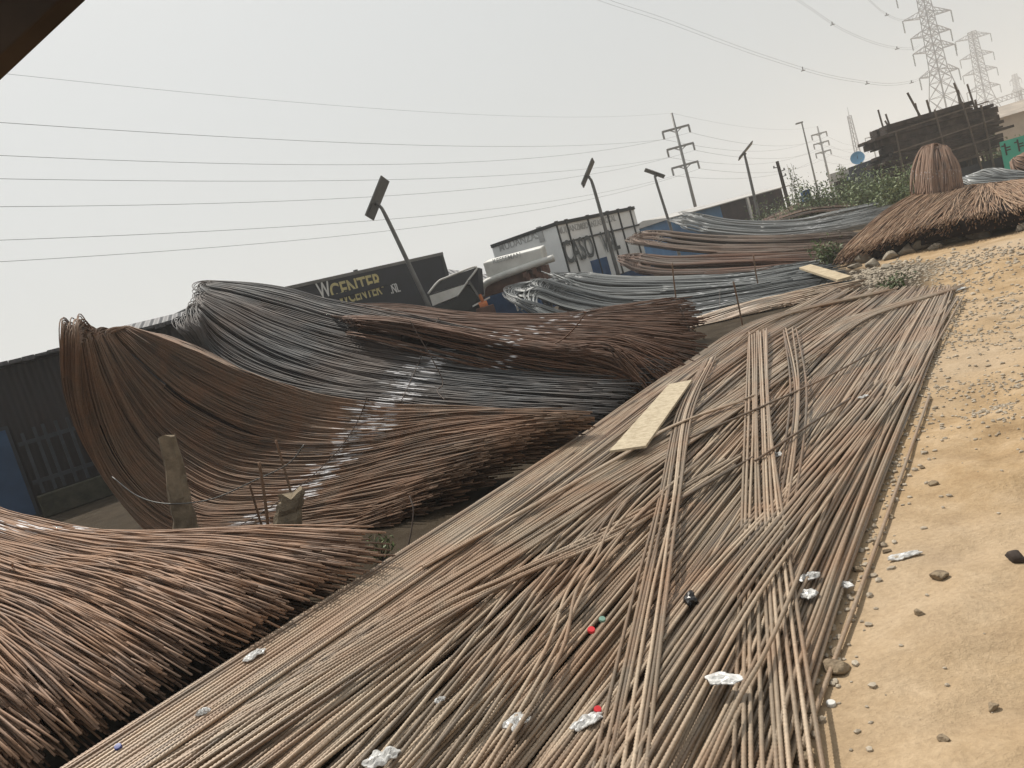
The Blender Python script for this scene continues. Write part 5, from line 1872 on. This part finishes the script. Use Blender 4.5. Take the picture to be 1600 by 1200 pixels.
while z < ztop - .05:
    h = random.choice((.10, .13, .16, .22, .3))
    e0, e1 = random.uniform(-.55, .35), random.uniform(-.35, .6)
    if z > ztop - .5:
        e0, e1 = .12, -.95
    for dd_ in (.02, .95):
        f0, f1 = e0 + random.uniform(-.25, .25), e1 + random.uniform(-.25, .25)
        if z > ztop - .5: f0, f1 = e0, e1
        mb = MB(); mb.box(ra, ax, bk, UP, f0, L + f1, dd_ + random.uniform(0, .2), dd_ + .78, z, z + h - .012)
        o = mb.build('plank', M['darkwood'], bevel=.008)
        tag(o, 'long dark weathered plank in the stack on the scaffold rack', 'plank', 'planks stacked on the scaffold rack')
        i += 1
    z += h
# dark cabin under the rack
mb = MB(); q0 = ra + ax * (L * .02) + bk * 2.2
mb.box(q0, ax, bk, UP, 0, L, 0, 2.4, 0, 2.9)
tag(mb.build('dark_cabin', surf('charcoal_sheet', (.03, .034, .042), (.02, .022, .027), 1.2, .8), bevel=.02), 'charcoal sheet cabin behind and under the plank rack', 'cabin')
mb = MB(); mb.box(ra + ax * (L * .42), ax, bk, UP, 0, L * .58, .1, .2, 0, 1.25)
tag(mb.build('sheet_screen', surf('slate_sheet', (.05, .055, .062), (.035, .038, .045), 1.2, .8)), 'slate grey sheet screen closing the foot of the plank rack', 'screen')


# ------------------------------------------------------------------ plants
def shrub(name, label, base, w, h, n, leaf, seed, group, cat='shrub', airy=.0):
    r = np.random.default_rng(seed)
    base = np.asarray(base, float)
    root = empty(name, base, label, cat, group)
    ns = 10
    st, leaves = [], []
    for i in range(ns):
        a = r.uniform(0, 6.28); R_ = r.uniform(.2, 1) ** .7 * w / 2
        tip = base + np.array([R_ * math.cos(a), R_ * math.sin(a) * .7, h * r.uniform(.55, 1.0)])
        mid = base * .5 + tip * .5 + r.normal(0, .08, 3) * w
        st.append(spline([base + r.normal(0, .03, 3) * [w, w, 0], mid, tip], 14))
    st = np.array(st)
    link('stem', tube_mesh('stem', st, np.linspace(.016, .004, 14)[None] * min(max(h, .6), 1.6), 5, r.random(ns), np.zeros((ns, 14))), M['stem'], root)
    k = n // ns
    for s in st:
        t = r.random(k) ** (.6)
        idx = (t * 13).astype(int)
        spread = (.10 + .22 * (1 - airy)) * w * (0.4 + .6 * t)
        leaves.append(s[idx] + r.normal(0, 1, (k, 3)) * spread[:, None] * np.array([.6, .6, .45]))
    C = np.vstack(leaves)
    C[:, 2] = np.maximum(C[:, 2], base[2] + .02)
    m_ = len(C)
    a = unit(r.normal(0, 1, (m_, 3)) + np.array([0, 0, .5])); b_ = unit(np.cross(a, r.normal(0, 1, (m_, 3))))
    s = leaf * r.uniform(.6, 1.4, m_)[:, None]
    V = np.stack([C - a * s, C + b_ * s * .42, C + a * s, C - b_ * s * .42], 1).reshape(-1, 3)
    clump = np.clip(vnoise(C[:, 0] * 1.0, C[:, 2] + C[:, 1], .5) + .5 + r.normal(0, .18, m_), 0, 1)
    me = raw_mesh('foliage', V, np.arange(m_ * 4), np.arange(m_) * 4, np.full(m_, 4), False, {'tint': np.repeat(clump, 4)})
    link('foliage', me, M['leaf'], root)


SH = [((1215, 340), 40, 2.2, 2.3, 'rounded dusty shrub beside the short dark utility pole'), ((1262, 324), 36, 2.6, 1.9, 'broad shrub growing above the small blue drum'),
      ((1300, 312), 36, 2.6, 2.1, 'bright green shrub in the middle of the shrub row'), ((1335, 306), 35, 2.4, 1.7, 'low green shrub right of the bright one in the row'),
      ((1372, 302), 33, 2.2, 1.5, 'low shrub in front of the dark blue shed'), ((1408, 300), 30, 1.4, 1.1, 'small leafy shrub left of the arched bundle')]
for i, ((u, v), y, w, h, lab) in enumerate(SH):
    p = flat3(at_y(u, v, y), 0)
    zt = at_y(u, v - 30, y)[2]
    shrub('shrub', lab, p, w * 1.15, max(zt, 1.0), 3200, .07, 200 + i, 'green shrubs below the far sheds')
shrub('sapling', 'thin airy sapling standing against the sky left of the street lamp', flat3(at_y(1255, 320, 42), 0), 1.3, at_y(1262, 246, 42)[2], 420, .07, 301, 'saplings above the shrubs', 'sapling', .8)
shrub('sapling', 'thin airy sapling right of the second power pole', flat3(at_y(1315, 300, 40), 0), 1.4, at_y(1308, 258, 40)[2], 420, .07, 302, 'saplings above the shrubs', 'sapling', .8)
shrub('weed', 'green weed tuft at the left foot of the straw brown mound', flat3(on_z(1298, 420), 0), .7, .75, 500, .05, 303, 'weeds between the bundles', 'weed', .3)
shrub('weed', 'dull weed tuft between the near bundle and the flat spread', flat3(on_z(596, 872), 0), .3, .2, 120, .02, 304, 'weeds between the bundles', 'weed', .5)
shrub('weed', 'dry grassy weed at the far left edge of the spread', flat3(on_z(1395, 452), 0), .6, .2, 300, .03, 305, 'weeds between the bundles', 'weed', .5)
shrub('shrub', 'dark hedge shrub on top of the mint wall end', flat3(at_y(1545, 240, 40), 0), 2.2, at_y(1545, 208, 40)[2], 1500, .08, 306, 'green shrubs below the far sheds')

# ------------------------------------------------------------------ dusty air
mb = MB(); mb.box([0, 0, 0], [1, 0, 0], [0, 1, 0], UP, -950, 950, -950, 950, -1.2, 75)
N = Nodes('dusty_air')
N.t.nodes.remove(N.b)
pv = N.n('VolumePrincipled')
pv.inputs['Color'].default_value = (0.91, 0.94, 0.965, 1)
pv.inputs['Density'].default_value = 0.0015
pv.inputs['Anisotropy'].default_value = 0.2
N.l(pv.outputs[0], N.out.inputs['Volume'])
hz = mb.build('haze', N.m)
tag(hz, kind='stuff')
